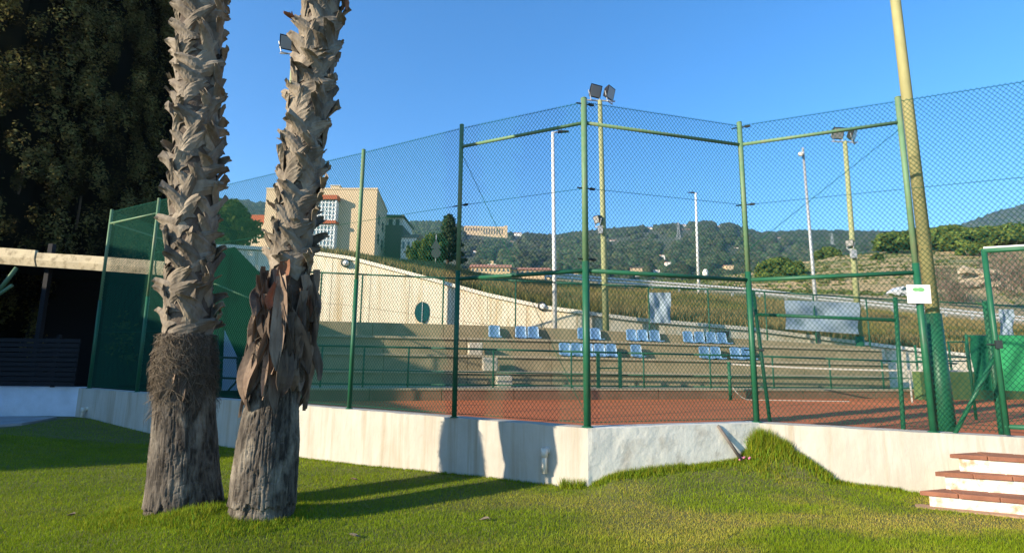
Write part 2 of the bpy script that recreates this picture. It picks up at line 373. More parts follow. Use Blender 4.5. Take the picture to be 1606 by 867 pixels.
# ================================================================== LOW WHITE WALL with the court fence on it
w = thing('low_wall', 'low white painted wall with rain streaks carrying the green court fence', 'wall', (P2.x, P2.y, -1))
TH, FRONT = .22, .08
def isect(p, d, q, e):
    det = d.x*-e.y+e.x*d.y; r = q-p; t = (r.x*-e.y+e.x*r.y)/det; return p+d*t
f1, f2, f3 = (PA+N1*FRONT, D1), (P2+N2*FRONT, D2), (P3+N3*FRONT, D3)
b1, b2, b3 = (PA+N1*(FRONT-TH), D1), (P2+N2*(FRONT-TH), D2), (P3+N3*(FRONT-TH), D3)
cf12, cf23, cb12, cb23 = isect(*f1, *f2), isect(*f2, *f3), isect(*b1, *b2), isect(*b2, *b3)
fl, bl = PA+N1*FRONT-D1*.25, PA+N1*(FRONT-TH)-D1*.25; fr, br = P6+N3*FRONT, P6+N3*(FRONT-TH)
def wallrun(a, b, c, d, top, seed, parent, name='wall_run', mat='wall_white'):
    """wall from a to b (front) / d to c (back), finely split so that the face and the top edge are uneven"""
    L = (b-a).length; nu, nv = max(8, int(L/.05)), 20; vv = []
    for i in range(nu+1):
        for j in range(nv+1):
            u, t = i/nu, j/nv; p = a+(b-a)*u; z = -1.25+(top+1.25)*t
            o = (float(fbm(np.array(u*L*1.6+seed), np.array(z*1.6+5), seed))-.5)*.03+(float(fbm(np.array(u*L*9+seed), np.array(z*6+5), seed+4))-.5)*.008
            if i in (0, nu): o = 0
            if j == nv: z += (float(vnoise(np.array(u*L*5.), np.array(seed*1.), seed))-.5)*.012
            q = p+(a-d).normalized()*o; vv.append((q.x, q.y, z))
    i = np.arange((nu+1)*(nv+1)).reshape(nu+1, nv+1)
    ff = [tuple(x) for x in np.stack([i[:-1, :-1], i[1:, :-1], i[1:, 1:], i[:-1, 1:]], -1).reshape(-1, 4)]
    g = G(); g.add(vv, ff); nb = len(g.v)
    g.add([(d.x+(c-d).x*k/nu, d.y+(c-d).y*k/nu, top) for k in range(nu+1)]+[(d.x+(c-d).x*k/nu, d.y+(c-d).y*k/nu, -1.25) for k in range(nu+1)], [(k+1, k, nu+1+k, nu+2+k) for k in range(nu)])
    g.f += [(int(i[k, nv]), int(i[k+1, nv]), nb+k+1, nb+k) for k in range(nu)]
    g.f += [(int(i[0, nv]), nb, nb+nu+1, int(i[0, 0])), (int(i[nu, 0]), nb+2*nu+1, nb+nu, int(i[nu, nv]))]
    return g.build(name, mat, parent)
wallrun(fl, cf12, cb12, bl, -.002, 3, w); wallrun(cf12, cf23, cb23, cb12, -.002, 8, w, mat='wall_angled_lit'); wallrun(cf23, fr, br, cb23, -.002, 13, w)

def drain(px0, py0, label, drop):
    p = onw(px0, py0, f1[0], f1[0]+f1[1]); t = thing('drainpipe', label, 'drainpipe', (p.x, p.y, p.z-drop))
    n3 = V(N1.x, N1.y, 0); q = p+n3*.075
    g = G(); g.tube(p-n3*.02, q, .03, .03, 12); g.tube(q+V(0, 0, .03), q+V(0, 0, -drop), .033, .033, 12); g.build('pipe', 'pvc', t, True)
    g = G(); g.tube(q+V(0, 0, .034), q+V(0, 0, -.06), .041, .041, 12); g.tube(p-n3*.01, p+n3*.03, .041, .041, 12); g.build('elbow_collar', 'pvc', t, True)
drain(858, 706, 'short white drainpipe elbow on the sunlit wall beside the palm shadow', .24)
drain(137, 641, 'short white drainpipe on the shaded left end of the low wall', .16)

# ---- fences
MESHW, MESHH = .052, .066
def mesh_panel(a, b, z0, z1, parent, r=.0027, gap=.035, wx=MESHW, hz=MESHH, name='wire_mesh', off=0.0):
    a3, b3 = V(a[0], a[1], 0), V(b[0], b[1], 0); d = (b3-a3); L = d.length-2*gap; d.normalize(); a3 = a3+d*gap; n = V(d.y, -d.x, 0); H = z1-z0
    k = wx/hz; V_ = []; F_ = []
    for fam in (1, -1):
        lo_, hi_ = (-H*k, L) if fam == 1 else (0, L+H*k)
        m = int((hi_-lo_)/wx)+1
        for i in range(m):
            x0 = lo_+i*wx+random.uniform(-.002, .002)
            # x = x0 + fam*k*z, clip to 0..L
            za, zb = 0., H
            if fam == 1: za = max(0, -x0/k); zb = min(H, (L-x0)/k)
            else: za = max(0, (x0-L)/k); zb = min(H, x0/k)
            if zb-za < .01: continue
            p, q = a3+d*(x0+fam*k*za)+V(0, 0, z0+za), a3+d*(x0+fam*k*zb)+V(0, 0, z0+zb)
            o = n*(fam*r+off); p = p+o; q = q+o; up = V(0, 0, 1).cross(n); dd = (q-p).normalized(); s1 = dd.cross(n).normalized()*r
            c = len(V_)
            V_ += [p+s1, p-s1*.5+n*r*.9, p-s1*.5-n*r*.9, q+s1, q-s1*.5+n*r*.9, q-s1*.5-n*r*.9]
            F_ += [(c, c+1, c+4, c+3), (c+1, c+2, c+5, c+4), (c+2, c, c+3, c+5)]
    g = G(); g.add(V_, F_); return g.build(name, 'wire', parent)
def wire(a, b, parent, r=.004, mat='wire', name='tension_wire', sag=0.):
    g = G(); a, b = Vector(a), Vector(b); pts = [a+(b-a)*t-V(0, 0, sag*4*t*(1-t)) for t in np.linspace(0, 1, 9 if sag else 2)]; g.path(pts, r, 5); return g.build(name, mat, parent)
def post(p, parent, h=4.0, r=.034, sleeve=1.92):
    r = r*.9
    g = G(); g.tube((p.x, p.y, 0), (p.x, p.y, sleeve), r*1.1, r*1.1, 14); a = g.build('post', 'post_dark', parent, True)
    g = G(); g.tube((p.x, p.y, sleeve), (p.x, p.y, h), r, r, 14); g.tube((p.x, p.y, h), (p.x, p.y, h+.012), r*1.12, r*.8, 14); b = g.build('upper_post', 'post_light', parent, True)
    g = G(); g.tube((p.x, p.y, -.001), (p.x, p.y, .012), r*1.9, r*1.5, 12); g.build('base_plate', 'post_dark', a)
    return a
def rail(a, b, z, parent, r=.023, mat='post_light', name='rail'):
    d = V(b.x-a.x, b.y-a.y, 0).normalized(); g = G(); g.tube(V(a.x, a.y, z)+d*.03, V(b.x, b.y, z)-d*.03, r, r, 12); return g.build(name, mat, parent, True)
def clips(p, d, parent, zs):
    for z in zs:
        g = G(); g.tube(V(p.x, p.y, z)-V(d.x, d.y, 0)*.10, V(p.x, p.y, z)+V(d.x, d.y, 0)*.14, .009, .009, 6); g.tube(V(p.x, p.y, z)+V(d.x, d.y, 0)*.07, V(p.x, p.y, z)+V(d.x, d.y, 0)*.13, .017, .017, 6)
        g.build('tensioner', 'clip', parent)

NF = 6
run1 = [PA, PA.lerp(P0, .25), PA.lerp(P0, .5), PA.lerp(P0, .75), P0, P1, P2]
fa = thing('chain_link_fence', 'long tall green chain link fence on the white wall behind the palms', 'fence', (PA.x, PA.y, 0), 'chain link court fences')
for i, p in enumerate(run1): post(p, fa, r=.034 if i < 6 else .042)
for a, b in zip(run1[:-1], run1[1:]):
    mesh_panel(a, b, .03, 3.97, fa); 
    for z in (.05, 2.83, 3.95): wire((a.x, a.y, z), (b.x, b.y, z), fa, .0035)
for a, b in ((run1[0], run1[1]), (P1, P2)): rail(a, b, 3.68, fa)
rail(P1, P2, 1.81, fa, .026, 'post_dark')
wire((P1.x, P1.y, 3.6), (P2.x, P2.y, .1), fa, .004, 'wire', 'brace_wire')
wire((run1[0].x, run1[0].y, 1.2), (run1[2].x, run1[2].y, 1.2), fa, .006)
clips(P2, D2, fa, (3.93, 2.83, 1.95)); clips(P1, D1, fa, (2.83,))
fb = thing('chain_link_fence', 'short green chain link panel angled back between two corner posts', 'fence', (P2.x, P2.y, 0), 'chain link court fences')
mesh_panel(P2, P3, .03, 3.97, fb); rail(P2, P3, 3.68, fb); rail(P2, P3, 1.81, fb, .026, 'post_dark'); post(P3, fb, r=.038)
for z in (.05, 2.83, 3.95): wire((P2.x, P2.y, z), (P3.x, P3.y, z), fb, .0035)
clips(P3, D3, fb, (3.93, 2.83, .9))
fc = thing('chain_link_fence', 'green chain link fence beside the terracotta steps with a white notice', 'fence', (P4.x, P4.y, 0), 'chain link court fences')
post(P4, fc, r=.036); post(P6, fc, r=.036)
mesh_panel(P3, P4, .03, 3.97, fc); mesh_panel(P4, P6, 2.12, 3.97, fc)
gp = onw(1581, 688, P3, P4); GP = V(gp.x, gp.y)
mesh_panel(P4, GP, .03, 2.1, fc)
rail(P3, P4, 3.68, fc); rail(P3, P4, 1.81, fc, .026, 'post_dark')
for a, b in ((P3, P4), (P4, P6)):
    for z in (2.83, 3.95): wire((a.x, a.y, z), (b.x, b.y, z), fc, .0035)
wire((P4.x, P4.y, 3.6), (P3.x, P3.y, 2.2), fc, .004, 'wire', 'brace_wire')
ba, bb = onw(1497, 681, P3-N3*.03, P4-N3*.03), onw(1563, 553, P3-N3*.03, P4-N3*.03)
g = G(); g.tube(ba, bb, .021, .021, 12); g.build('brace', 'post_dark', fc, True)
bt, bo = onw(1549, 472, P3-N3*.35, P4-N3*.35), onw(1571, 682, P3-N3*.35, P4-N3*.35)
g = G(); g.tube((bo.x, bo.y, COURT), (bo.x, bo.y, bt.z), .026, .026, 12); g.build('back_post', 'post_dark', fc, True)

# gate
gt = thing('court_gate', 'green tube framed chain link gate at the top of the steps', 'gate', (GP.x, GP.y, 0))
gz = onw(1553, 393, P3, P4).z; GE = GP+D3*1.15
for p in (GP, GE): g = G(); g.tube((p.x, p.y, .015), (p.x, p.y, gz), .027, .027, 12); g.build('gate_stile', 'post_dark', gt, True)
for z in (.10, gz):
    g = G(); g.tube(V(GP.x, GP.y, z)-V(D3.x, D3.y, 0)*.02, V(GE.x, GE.y, z)+V(D3.x, D3.y, 0)*.02, .025, .025, 12); g.build('gate_rail', 'post_dark', gt, True)
mesh_panel(GP, GE, .12, gz-.02, gt); wire((GP.x, GP.y, gz+.035), (GE.x, GE.y, gz+.035), gt, .012, 'sign_white', 'selvage')
lk = onw(1566, 540, P3+N3*.03, P4+N3*.03)
g = G(); g.box(lk, (.06, .04, .09), math.atan2(D3.y, D3.x)); g.tube(lk, lk+V(-D3.x, -D3.y, 0)*.1, .009, .009, 8); g.build('latch', 'clip', gt)

# inner low frame behind the fence
ia, ib = atz(1207, 657, -.0), atz(1417, 675, -.02)
IA, IB = V(ia.x, ia.y), V(ib.x, ib.y)
it, jt = aty(1181, 456, ia.y+.05), aty(1404, 466, ib.y+.02)
fi = thing('low_frame', 'low leaning green pipe frame standing just inside the court fence', 'frame', (ia.x, ia.y, COURT))
for lo_, hi_ in ((ia, it), (ib, jt)):
    g = G(); g.tube(lo_+(lo_-hi_)*((lo_.z-COURT)/(hi_.z-lo_.z)), hi_, .024, .024, 12); g.build('upright', 'post_dark', fi, True)
ra, rb = ia.lerp(it, .80), ib.lerp(jt, .80); ra = aty(1187, 493, ra.y); rb = aty(1405, 502, rb.y)
g = G(); g.tube(ra, rb, .022, .022, 12); g.build('crossbar', 'post_dark', fi, True)

# notice on the fence
sc_ = onw(1441, 461, P3+N3*.06, P4+N3*.06); ns = thing('notice_board', 'white notice with green emblem tied to the fence post', 'sign', (sc_.x, sc_.y, sc_.z-.11))
rot = Matrix.Rotation(math.atan2(D3.y, D3.x)+R(14), 3, 'Z')@Matrix.Rotation(R(1.5), 3, 'Y')
def onsign(c, size, mat, name, parent, dy): g = G(); g.box(sc_+rot@V(c[0], dy, c[1]), (size[0], .004, size[1]), 0, rot); return g.build(name, mat, parent)
onsign((0, 0), (.245, .216), 'sign_white', 'panel', ns, 0)
for dx, rr in ((-.030, .030), (.022, .034), (.0, .026)):
    g = G(); ctr = sc_+rot@V(dx, -.0032-abs(dx)*.01, .052); pts = [ctr+rot@V(rr*1.15*math.cos(a), 0, rr*.72*math.sin(a)) for a in [2*math.pi*k/20 for k in range(20)]]
    g.add(pts+[p+rot@V(0, -.0012, 0) for p in pts], [tuple(range(20)), tuple(range(39, 19, -1))]+[(k, (k+1) % 20, 20+(k+1) % 20, 20+k) for k in range(20)]); g.build('emblem', 'sign_green', ns)
onsign((-.088, .056), (.022, .022), 'sign_grey', 'crest', ns, -.003)
for k, (wd, zz) in enumerate(((.17, -.018), (.12, -.030))): onsign((-.005, zz), (wd, .004), 'sign_grey', 'text_line', ns, -.003)

# leaning stake on the angled wall, drawn as a thin grey tapered tube
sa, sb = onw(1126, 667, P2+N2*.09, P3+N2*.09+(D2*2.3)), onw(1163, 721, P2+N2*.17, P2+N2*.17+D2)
sk = G(); sk.tube(sa, sb, .018, .021, 8); tag(sk.build('rod', 'rod', None, True), 'thin grey stake leaning on the angled white wall', 'rod')

# ------------------------------------------------------------------ steps
stp = thing('garden_steps', 'three white steps with terracotta tile treads against the low wall', 'steps', (4.6, 5.7, -.75))
SD = V(.86, -.51).normalized(); SN = V(SD.y, -SD.x)
tops = [(-.17, (1488, 711)), (-.34, (1466, 739)), (-.51, (1441, 769))]
pA = [atz(px, py, z) for z, (px, py) in tops]; pR = [atz(1606, 718.4, -.17), atz(1606, 748, -.34), atz(1606, 783, -.51)]
LDR = (V(pA[0].x, pA[0].y)-V(pA[2].x, pA[2].y)).normalized()
def clip_left(poly, p0):
    nn = V(LDR.y, -LDR.x); out = []                       # keep the right-hand side of the slanting stair end
    for i in range(len(poly)):
        a_, b_ = poly[i], poly[(i+1) % len(poly)]; da, db = (a_-p0).dot(nn), (b_-p0).dot(nn)
        if da >= 0: out.append(a_)
        if (da >= 0) != (db >= 0): out.append(a_+(b_-a_)*(da/(da-db)))
    return out
for k, (z, _) in enumerate(tops):
    a = V(pA[k].x, pA[k].y); Ls = 2.6; SD = (V(pR[k].x, pR[k].y)-a).normalized(); SN = V(SD.y, -SD.x)
    def back(p): return isect(p, V(-SN.x, -SN.y), P3+N3*(FRONT-.01), D3)
    lo_ = -.83 if k == 2 else tops[k+1][0]-.02
    fA, fB = a, a+SD*Ls; bA, bB = back(fA+SD*.02), back(fB)
    ins = .028
    g = G(); q = clip_left([fA-SN*ins+SD*.03, fB-SN*ins, bB, bA+SD*.03], fA+SD*.05); g.prism(q, lo_, z-.045); g.build('riser', 'riser_paint', stp, bevel=.006)
    nt_ = 8
    for i in range(nt_):
        t0, t1 = i/nt_*Ls+.003, (i+1)/nt_*Ls-.003; c0, c1 = fA+SD*t0, fA+SD*t1
        dep = .30
        j = random.uniform(-.004, .004); c0 = c0+SN*j; c1 = c1+SN*j
        e0, e1 = back(c0), back(c1)
        if (e0-c0).length > dep+.1 and k > 0: pass
        pl = clip_left([c0, c1, e1, e0], fA)
        if len(pl) < 3: continue
        g = G(); g.prism(pl, z-.044, z+random.uniform(-.002, .002)); g.build('tread_tile', 'terracotta', stp, bevel=.007)
SD = (V(pR[2].x, pR[2].y)-V(pA[2].x, pA[2].y)).normalized(); SN = V(SD.y, -SD.x)
fA = V(pA[2].x, pA[2].y)
g = G(); g.prism([fA+SN*.07-SD*.06, fA+SN*.07+SD*2.6, fA-SN*.1+SD*2.6, fA-SN*.1-SD*.02], -.9, -.655); g.build('footing', 'footing', stp, bevel=.01)

# ------------------------------------------------------------------ tall painted floodlight pole at the right
pb = aty(1484, 668, 6.65); pt = aty(1403, -10, 6.9); pt2 = pb+(pt-pb)*1.75; pb0 = pb+(pb-pt)*((pb.z-COURT)/(pt.z-pb.z))
bp = thing('tall_pole', 'thick yellow pole with a dark green painted base inside the fence', 'pole', (pb0.x, pb0.y, COURT))
gl = aty(1461, 492, 6.70); tgl = (gl.z-pb0.z)/(pt2.z-pb0.z); gl = pb0+(pt2-pb0)*tgl
g = G(); g.tube(gl, pt2, .077, .048, 18); g.build('pole', 'yellow_pole', bp, True)
g = G(); g.tube(pb0, gl, .106, .090, 18); g.build('painted_base', 'post_dark', bp, True)

def floodlight(parent, c, aim, w_=.42, h_=.34, name='floodlight'):
    """a lamp head: housing with hood, glass and stirrup, aimed along aim"""
    c = Vector(c); f = Vector(aim).normalized(); s_ = f.cross(V(0, 0, 1)).normalized(); u = s_.cross(f)
    m = Matrix((s_, f, u)).transposed()
    def P(x, y, z): return c+m@V(x, y, z)
    a, h = w_/2, h_/2
    g = G(); g.hexa([P(-a*.6, -.18, -h*.6), P(a*.6, -.18, -h*.6), P(a, .06, -h), P(-a, .06, -h), P(-a*.6, -.18, h*.6), P(a*.6, -.18, h*.6), P(a, .06, h), P(-a, .06, h)])
    ho = g.build(name, 'black_housing', parent)
    g = G(); g.hexa([P(-a*.86, .062, -h*.84), P(a*.86, .062, -h*.84), P(a*.86, .07, -h*.84), P(-a*.86, .07, -h*.84), P(-a*.86, .062, h*.84), P(a*.86, .062, h*.84), P(a*.86, .07, h*.84), P(-a*.86, .07, h*.84)]); g.build('lens', 'lens', ho)
    g = G(); base = c+V(0, 0, -h-.14)
    for sg in (-1, 1): g.tube(P(sg*(a+.02), -.04, 0), base+s_*sg*(a*.7), .018, .018, 6)
    g.tube(base-s_*a*.75, base+s_*a*.75, .022, .022, 6); g.build('stirrup', 'galv', ho); return ho
def mast(name, label, base, top, r0, r1, mat, cat='floodlight pole', group=None, low=None):
    t = thing(name, label, cat, base, group); g = G()
    if low: mid = Vector(base).lerp(Vector(top), low); g.tube(mid, top, lerp(r0, r1, low), r1, 14); g.build('pole', mat, t, True); g = G(); g.tube(base, mid, r0*1.3, r0*1.15, 14); g.build('painted_base', 'post_dark', t, True)
    else: g.tube(base, top, r0, r1, 14); g.build('pole', mat, t, True)
    return t
PZ = COURT+1.6
def mast_px(name, label, bpx, tpx, off, zb, r0, r1, mat, **k):
    b = onk(bpx[0], bpx[1], off); tp = aty(tpx[0], tpx[1], b.y); tp.y = b.y; b2 = V(b.x+(b.x-tp.x)*0, b.y, zb)
    return mast(name, label, b2, tp, r0, r1, mat, **k), tp
m1, tp = mast_px('floodlight_mast', 'pale green mast with twin floodlights in the centre of the bleachers', (951, 515), (941, 158), 4.4, 0, .13, .085, 'mast_green')
g = G(); g.tube(tp+V(-.55, 0, .02), tp+V(.6, .05, 0), .03, .03, 8); g.build('crossarm', 'galv', m1)
floodlight(m1, tp+V(-.20, -.05, .36), V(.35, -.75, -.32), .52, .5); floodlight(m1, tp+V(.38, -.02, .30), V(.7, -.6, -.25), .52, .5)
q = aty(938, 348, tp.y); floodlight(m1, q+V(-.05, -.18, .05), V(-.8, -.5, -.3), .3, .3)
g = G(); g.box(q+V(.05, -.2, -.35), (.16, .12, .3)); g.build('junction_box', 'galv', m1)
m2, tp = mast_px('floodlight_mast', 'green mast with twin floodlights rising behind the long banner', (1347, 526), (1325, 222), 4.5, 0, .13, .085, 'mast_green', low=.17)
g = G(); g.tube(tp+V(-.55, 0, .0), tp+V(.55, .0, -.04), .03, .03, 8); g.build('crossarm', 'galv', m2)
floodlight(m2, tp+V(-.32, -.05, .34), V(.1, -.8, -.32), .52, .5); floodlight(m2, tp+V(.34, -.05, .28), V(.6, -.6, -.3), .5, .48)
q = aty(1333, 385, tp.y); floodlight(m2, q+V(-.1, -.16, .08), V(-.7, -.6, -.3), .3, .28)
g = G(); g.box(q+V(-.02, -.2, -.4), (.2, .14, .34)); g.build('junction_box', 'galv', m2)
m3, tp = mast_px('floodlight_mast', 'mast with a single floodlight showing left of the leaning palm', (433, 520), (461, 84), 4.4, 0, .12, .085, 'mast_green')
g = G(); g.tube(tp+V(-.5, 0, .0), tp+V(.5, .0, -.04), .03, .03, 8); g.build('crossarm', 'galv', m3)
floodlight(m3, tp+V(-.22, -.05, .36), V(.35, -.75, -.32), .55, .5); floodlight(m3, tp+V(.42, -.05, .32), V(.7, -.6, -.3), .5, .48)

def lamp_arm(parent, p, d):
    g = G(); g.tube(p, p+V(d*.25, 0, .03), .03, .025, 8); g.build('arm', 'galv', parent, True)
    g = G(); g.hexa([p+V(d*.2, -.09, 0), p+V(d*.62, -.07, .03), p+V(d*.62, .07, .03), p+V(d*.2, .09, 0), p+V(d*.2, -.07, .08), p+V(d*.62, -.04, .07), p+V(d*.62, .04, .07), p+V(d*.2, .07, .08)]); g.build('lamp_head', 'sign_back', parent)
l1, tp = mast_px('street_lamp', 'tall white lamp post standing at the back of the bleachers', (871, 515), (867, 208), 4.5, 0, .085, .06, 'white_pole', cat='street lamp'); lamp_arm(l1, tp, 1)
l2, tp = mast_px('camera_pole', 'slim grey pole with a white camera near its top', (1284, 527), (1259, 232), 4.6, 0, .085, .045, 'galv', cat='pole')
g = G(); q = tp+V(.02, -.05, -.33); g.tube(q, q+V(-.2, 0, .0), .025, .025, 8); g.tube(q+V(-.2, -.05, .0), q+V(-.28, -.28, -.08), .10, .09, 12); g.build('camera', 'white_pole', l2, True)
b = terrain(1096, 35.5); tp = aty(1091, 303, b.y); l3 = mast('street_lamp', 'distant white lamp post standing beside the road guardrail', b, tp, .10, .07, 'white_pole', 'street lamp'); lamp_arm(l3, tp+V(.1, 0, 0), -1)

# ================================================================== PALMS
def boot_mesh(seed, L=.36, W=.115, lift=.10):
    rn = random.Random(seed); nu, nv = 9, 6; top = []; 
    jag = [rn.uniform(-.035, .025) for _ in range(nv+1)]; bend = rn.uniform(.8, 1.5); slant = rn.uniform(-.05, .05); side = rn.uniform(-.05, .05); curl = rn.uniform(.02, .05)
    for i in range(nu+1):
        s = i/nu
        for j in range(nv+1):
            t = j/nv*2-1; wd = W*(1-.50*s-.12*s**4)*(1+.08*math.sin(7*s+seed))
            z = s*L+slant*t*s**2+(jag[j] if i == nu else jag[j]*.25 if i == nu-1 else 0)-.03*abs(t)*(1-s)
            out = .014+lift*s**3*bend-curl*t*t*(.5+.5*s)+.006*math.sin(5*t+9*s+seed)
            top.append((out, t*wd+side*s*s, z))
    m = len(top); g = G(); th = .013
    g.v = top+[(x-th*(.6+.4*(1-abs(k % (nv+1)/nv*2-1))), y*.96, z) for k, (x, y, z) in enumerate(top)]
    ix = lambda i, j: i*(nv+1)+j
    for i in range(nu):
        for j in range(nv):
            g.f += [(ix(i, j), ix(i, j+1), ix(i+1, j+1), ix(i+1, j)), (m+ix(i+1, j), m+ix(i+1, j+1), m+ix(i, j+1), m+ix(i, j))]
        for j in (0, nv):
            q = (ix(i, j), ix(i+1, j), m+ix(i+1, j), m+ix(i, j)); g.f.append(q if j == 0 else q[::-1])
    for j in range(nv): g.f.append((ix(nu, j), ix(nu, j+1), m+ix(nu, j+1), m+ix(nu, j)))
    return g
BOOTS = []
def wrap(g_, tilt, R0):
    o_ = []
    for out, y, z in g_.v:
        y2, z2 = y*math.cos(tilt)-z*math.sin(tilt), y*math.sin(tilt)+z*math.cos(tilt); a_ = y2/R0; o_.append(((R0+out)*math.cos(a_)-R0, (R0+out)*math.sin(a_), z2))
    g_.v = o_; return g_
for k in range(20):
    gg = wrap(boot_mesh(k+1, .27+.03*(k % 5), .085+.012*(k % 3), .030+.018*(k % 4)), (1 if k % 2 else -1)*R(22+38*((k*7) % 20)/20), .205)
    me = bpy.data.meshes.new('leaf_base'); me.from_pydata(gg.v, [], gg.f); me.materials.append(MATS['boot']); me.update(); BOOTS.append(me)
def strip_mesh(seed, L, W, mat):
    """a hanging dead leaf: a twisted tapering strap, attached at its top"""
    rn = random.Random(seed); nu, nv = 9, 3; P_ = []; ph = rn.uniform(0, 6); tw = rn.uniform(-.7, .7); cu = rn.uniform(.0, .06)
    for i in range(nu+1):
        s = i/nu; a = tw*s+.25*math.sin(4*s+ph); wd = W*(.75+.55*math.sin(math.pi*min(1, s*.8+.14)))*(1 if s < .8 else (1-s)/.2*.8+.2)
        for j in range(nv+1):
            t = j/nv*2-1; o = .03+cu*math.sin(math.pi*s*.9)+.02*math.sin(6*s+ph)+.028*t*t
            P_.append((o+t*wd*math.sin(a), t*wd*math.cos(a)+.05*math.sin(2.5*s+ph), -s*L))
    m = len(P_); g = G(); g.v = P_+[(x-.006, y, z) for x, y, z in P_]; ix = lambda i, j: i*(nv+1)+j
    for i in range(nu):
        for j in range(nv): g.f += [(ix(i+1, j), ix(i+1, j+1), ix(i, j+1), ix(i, j)), (m+ix(i, j), m+ix(i, j+1), m+ix(i+1, j+1), m+ix(i+1, j))]
        for j in (0, nv): g.f.append((ix(i, j), ix(i+1, j), m+ix(i+1, j), m+ix(i, j)))
    me = bpy.data.meshes.new('dead_leaf'); me.from_pydata(g.v, [], g.f); me.materials.append(MATS[mat]); me.update(); return me
STRIPS = [strip_mesh(k, .42+.10*(k % 4), .028+.013*(k % 3), 'dead_leaf') for k in range(10)]
REDS = [strip_mesh(40+k, .3+.06*k, .05, 'red_leaf') for k in range(3)]
def palm(label, D, spine, radii, bark_top, boots, strips, fibre, seed, extra):
    rn = random.Random(seed); pts = [aty(x, y, D) for x, y in spine]
    zs = [p.z for p in pts]; xs = [p.x for p in pts]
    zb, zt = zs[0], 9.2
    dx = (xs[-1]-xs[-2])/(zs[-1]-zs[-2])
    def cx(z): return float(np.interp(z, zs, xs)) if z <= zs[-1] else xs[-1]+dx*.6*(z-zs[-1])
    rz = [(aty(spine[0][0], y, D).z, w/2*D/FPX*1.01) for y, w in radii]
    def rad(z): return interp(z, rz)
    t = thing('palm_tree', label, 'palm tree', (cx(zb), D, zb))
    # bark: fine height field round the trunk with vertical cracks and rings
    nu, nv = 260, 300; th = np.linspace(0, 2*np.pi, nu, endpoint=False); zz = np.linspace(zb-.14, bark_top+.25, nv)
    TT, ZZ = np.meshgrid(th, zz); RR = np.interp(ZZ, [a for a, _ in rz], [b for _, b in rz])
    wob = fbm(np.cos(TT)*2+5+ZZ*.5, np.sin(TT)*2+5+ZZ*.8, seed, 3)
    cr1 = np.abs(fbm((TT+.12*wob)*19+20, ZZ*2.6+40, seed+2, 3)-.5); cr2 = np.abs(fbm(TT*3+30, ZZ*30+wob*3+70, seed+5, 2)-.5)
    crack = np.clip(1-cr1/.06, 0, 1)*.014+np.clip(1-cr2/.05, 0, 1)*.005
    # the worn skirt of bark ends above the roots in broken flaps
    edge = zb+.0+.17*fbm(np.cos(TT)*6+9, np.sin(TT)*6+9, seed+8, 4); skirt = np.where(ZZ < edge, -.022, 0)+.015*np.exp(-np.clip(ZZ-zb, 0, 9)/.06)
    RR = RR*(1+.05*(wob-.5))-crack+skirt+.012*(fbm(TT*6+3, ZZ*7+3, seed+12, 3)-.5)
    CXs = np.array([cx(z) for z in zz])[:, None]
    Vv = np.stack([CXs+RR*np.cos(TT), D+RR*np.sin(TT), ZZ], -1).reshape(-1, 3); ii = np.arange(nu*nv).reshape(nv, nu); jj = np.roll(ii, -1, 1)
    Ff = np.stack([ii[:-1], jj[:-1], jj[1:], ii[1:]], -1).reshape(-1, 4)
    tr = npmesh('trunk', Vv, Ff, 'bark', t, smooth=False)
    # inner trunk above the bark
    g = G(); zc = np.linspace(bark_top+.1, zt, 40)
    for a, b_ in zip(zc[:-1], zc[1:]): g.tube((cx(a), D, a), (cx(b_), D, b_), rad(a)*.93, rad(b_)*.93, 20, False)
    g.build('upper_trunk', 'boot_core', t, True)
    # leaf bases: golden-angle spiral, leaning alternately so that they cross
    z0, z1, nb = boots
    for k in range(nb):
        z = lerp(z0, z1, k/(nb-1)); a = k*2.39996+rn.uniform(-.2, .2); r = rad(z)*.93
        o = bpy.data.objects.new('leaf_base', BOOTS[2*rn.randrange(10)+k % 2]); COL.objects.link(o); o.parent = t; ORG[o] = ORG[t]
        o.location = V(cx(z)+r*math.cos(a), D+r*math.sin(a), z)-ORG[t]
        s_ = rn.uniform(.85, 1.12)
        o.rotation_euler = (rn.uniform(R(-8), R(8)), rn.uniform(R(-3), R(6)), a); o.scale = (1, 1, s_)
    for (za, zb_, cnt, pool, sl) in strips:
        for k in range(cnt):
            z = rn.uniform(za, zb_); a = k*2.39996+rn.uniform(-.4, .4); r = rad(z)*1.0
            o = bpy.data.objects.new('dead_leaf', pool[rn.randrange(len(pool))]); COL.objects.link(o); o.parent = t; ORG[o] = ORG[t]
            o.location = V(cx(z)+r*math.cos(a), D+r*math.sin(a), z)-ORG[t]; s_ = rn.uniform(.75, 1.2)*sl
            o.rotation_euler = (rn.uniform(R(-16), R(16)), rn.uniform(R(-4), R(8)), a); o.scale = (s_, s_, s_)
    # loose fibres
    za, zb_, cnt = fibre; vv, ff = [], []
    for k in range(cnt):
        z = za+(zb_-za)*min(1, max(0, rn.gauss(.62, .24))); a = rn.uniform(0, 2*math.pi); r = rad(z)*1.0; L = rn.uniform(.05, .24); dn = rn.uniform(-1.7, -.1); da = rn.uniform(-.8, .8); oo = rn.uniform(.01, .05)
        base = V(cx(z)+r*math.cos(a), D+r*math.sin(a), z); er = V(math.cos(a), math.sin(a), 0); et = V(-er.y, er.x, 0)
        dirv = (et*da+V(0, 0, dn)).normalized(); wv = dirv.cross(er).normalized()*rn.uniform(.0015, .0045); c = len(vv)
        for s in (0, .33, .66, 1.):
            p = base+dirv*L*s+er*(oo*math.sin(math.pi*s)*1.2+.008); vv += [p-wv*(1-s*.7), p+wv*(1-s*.7)]
        ff += [(c+2*i, c+2*i+1, c+2*i+3, c+2*i+2) for i in range(3)]
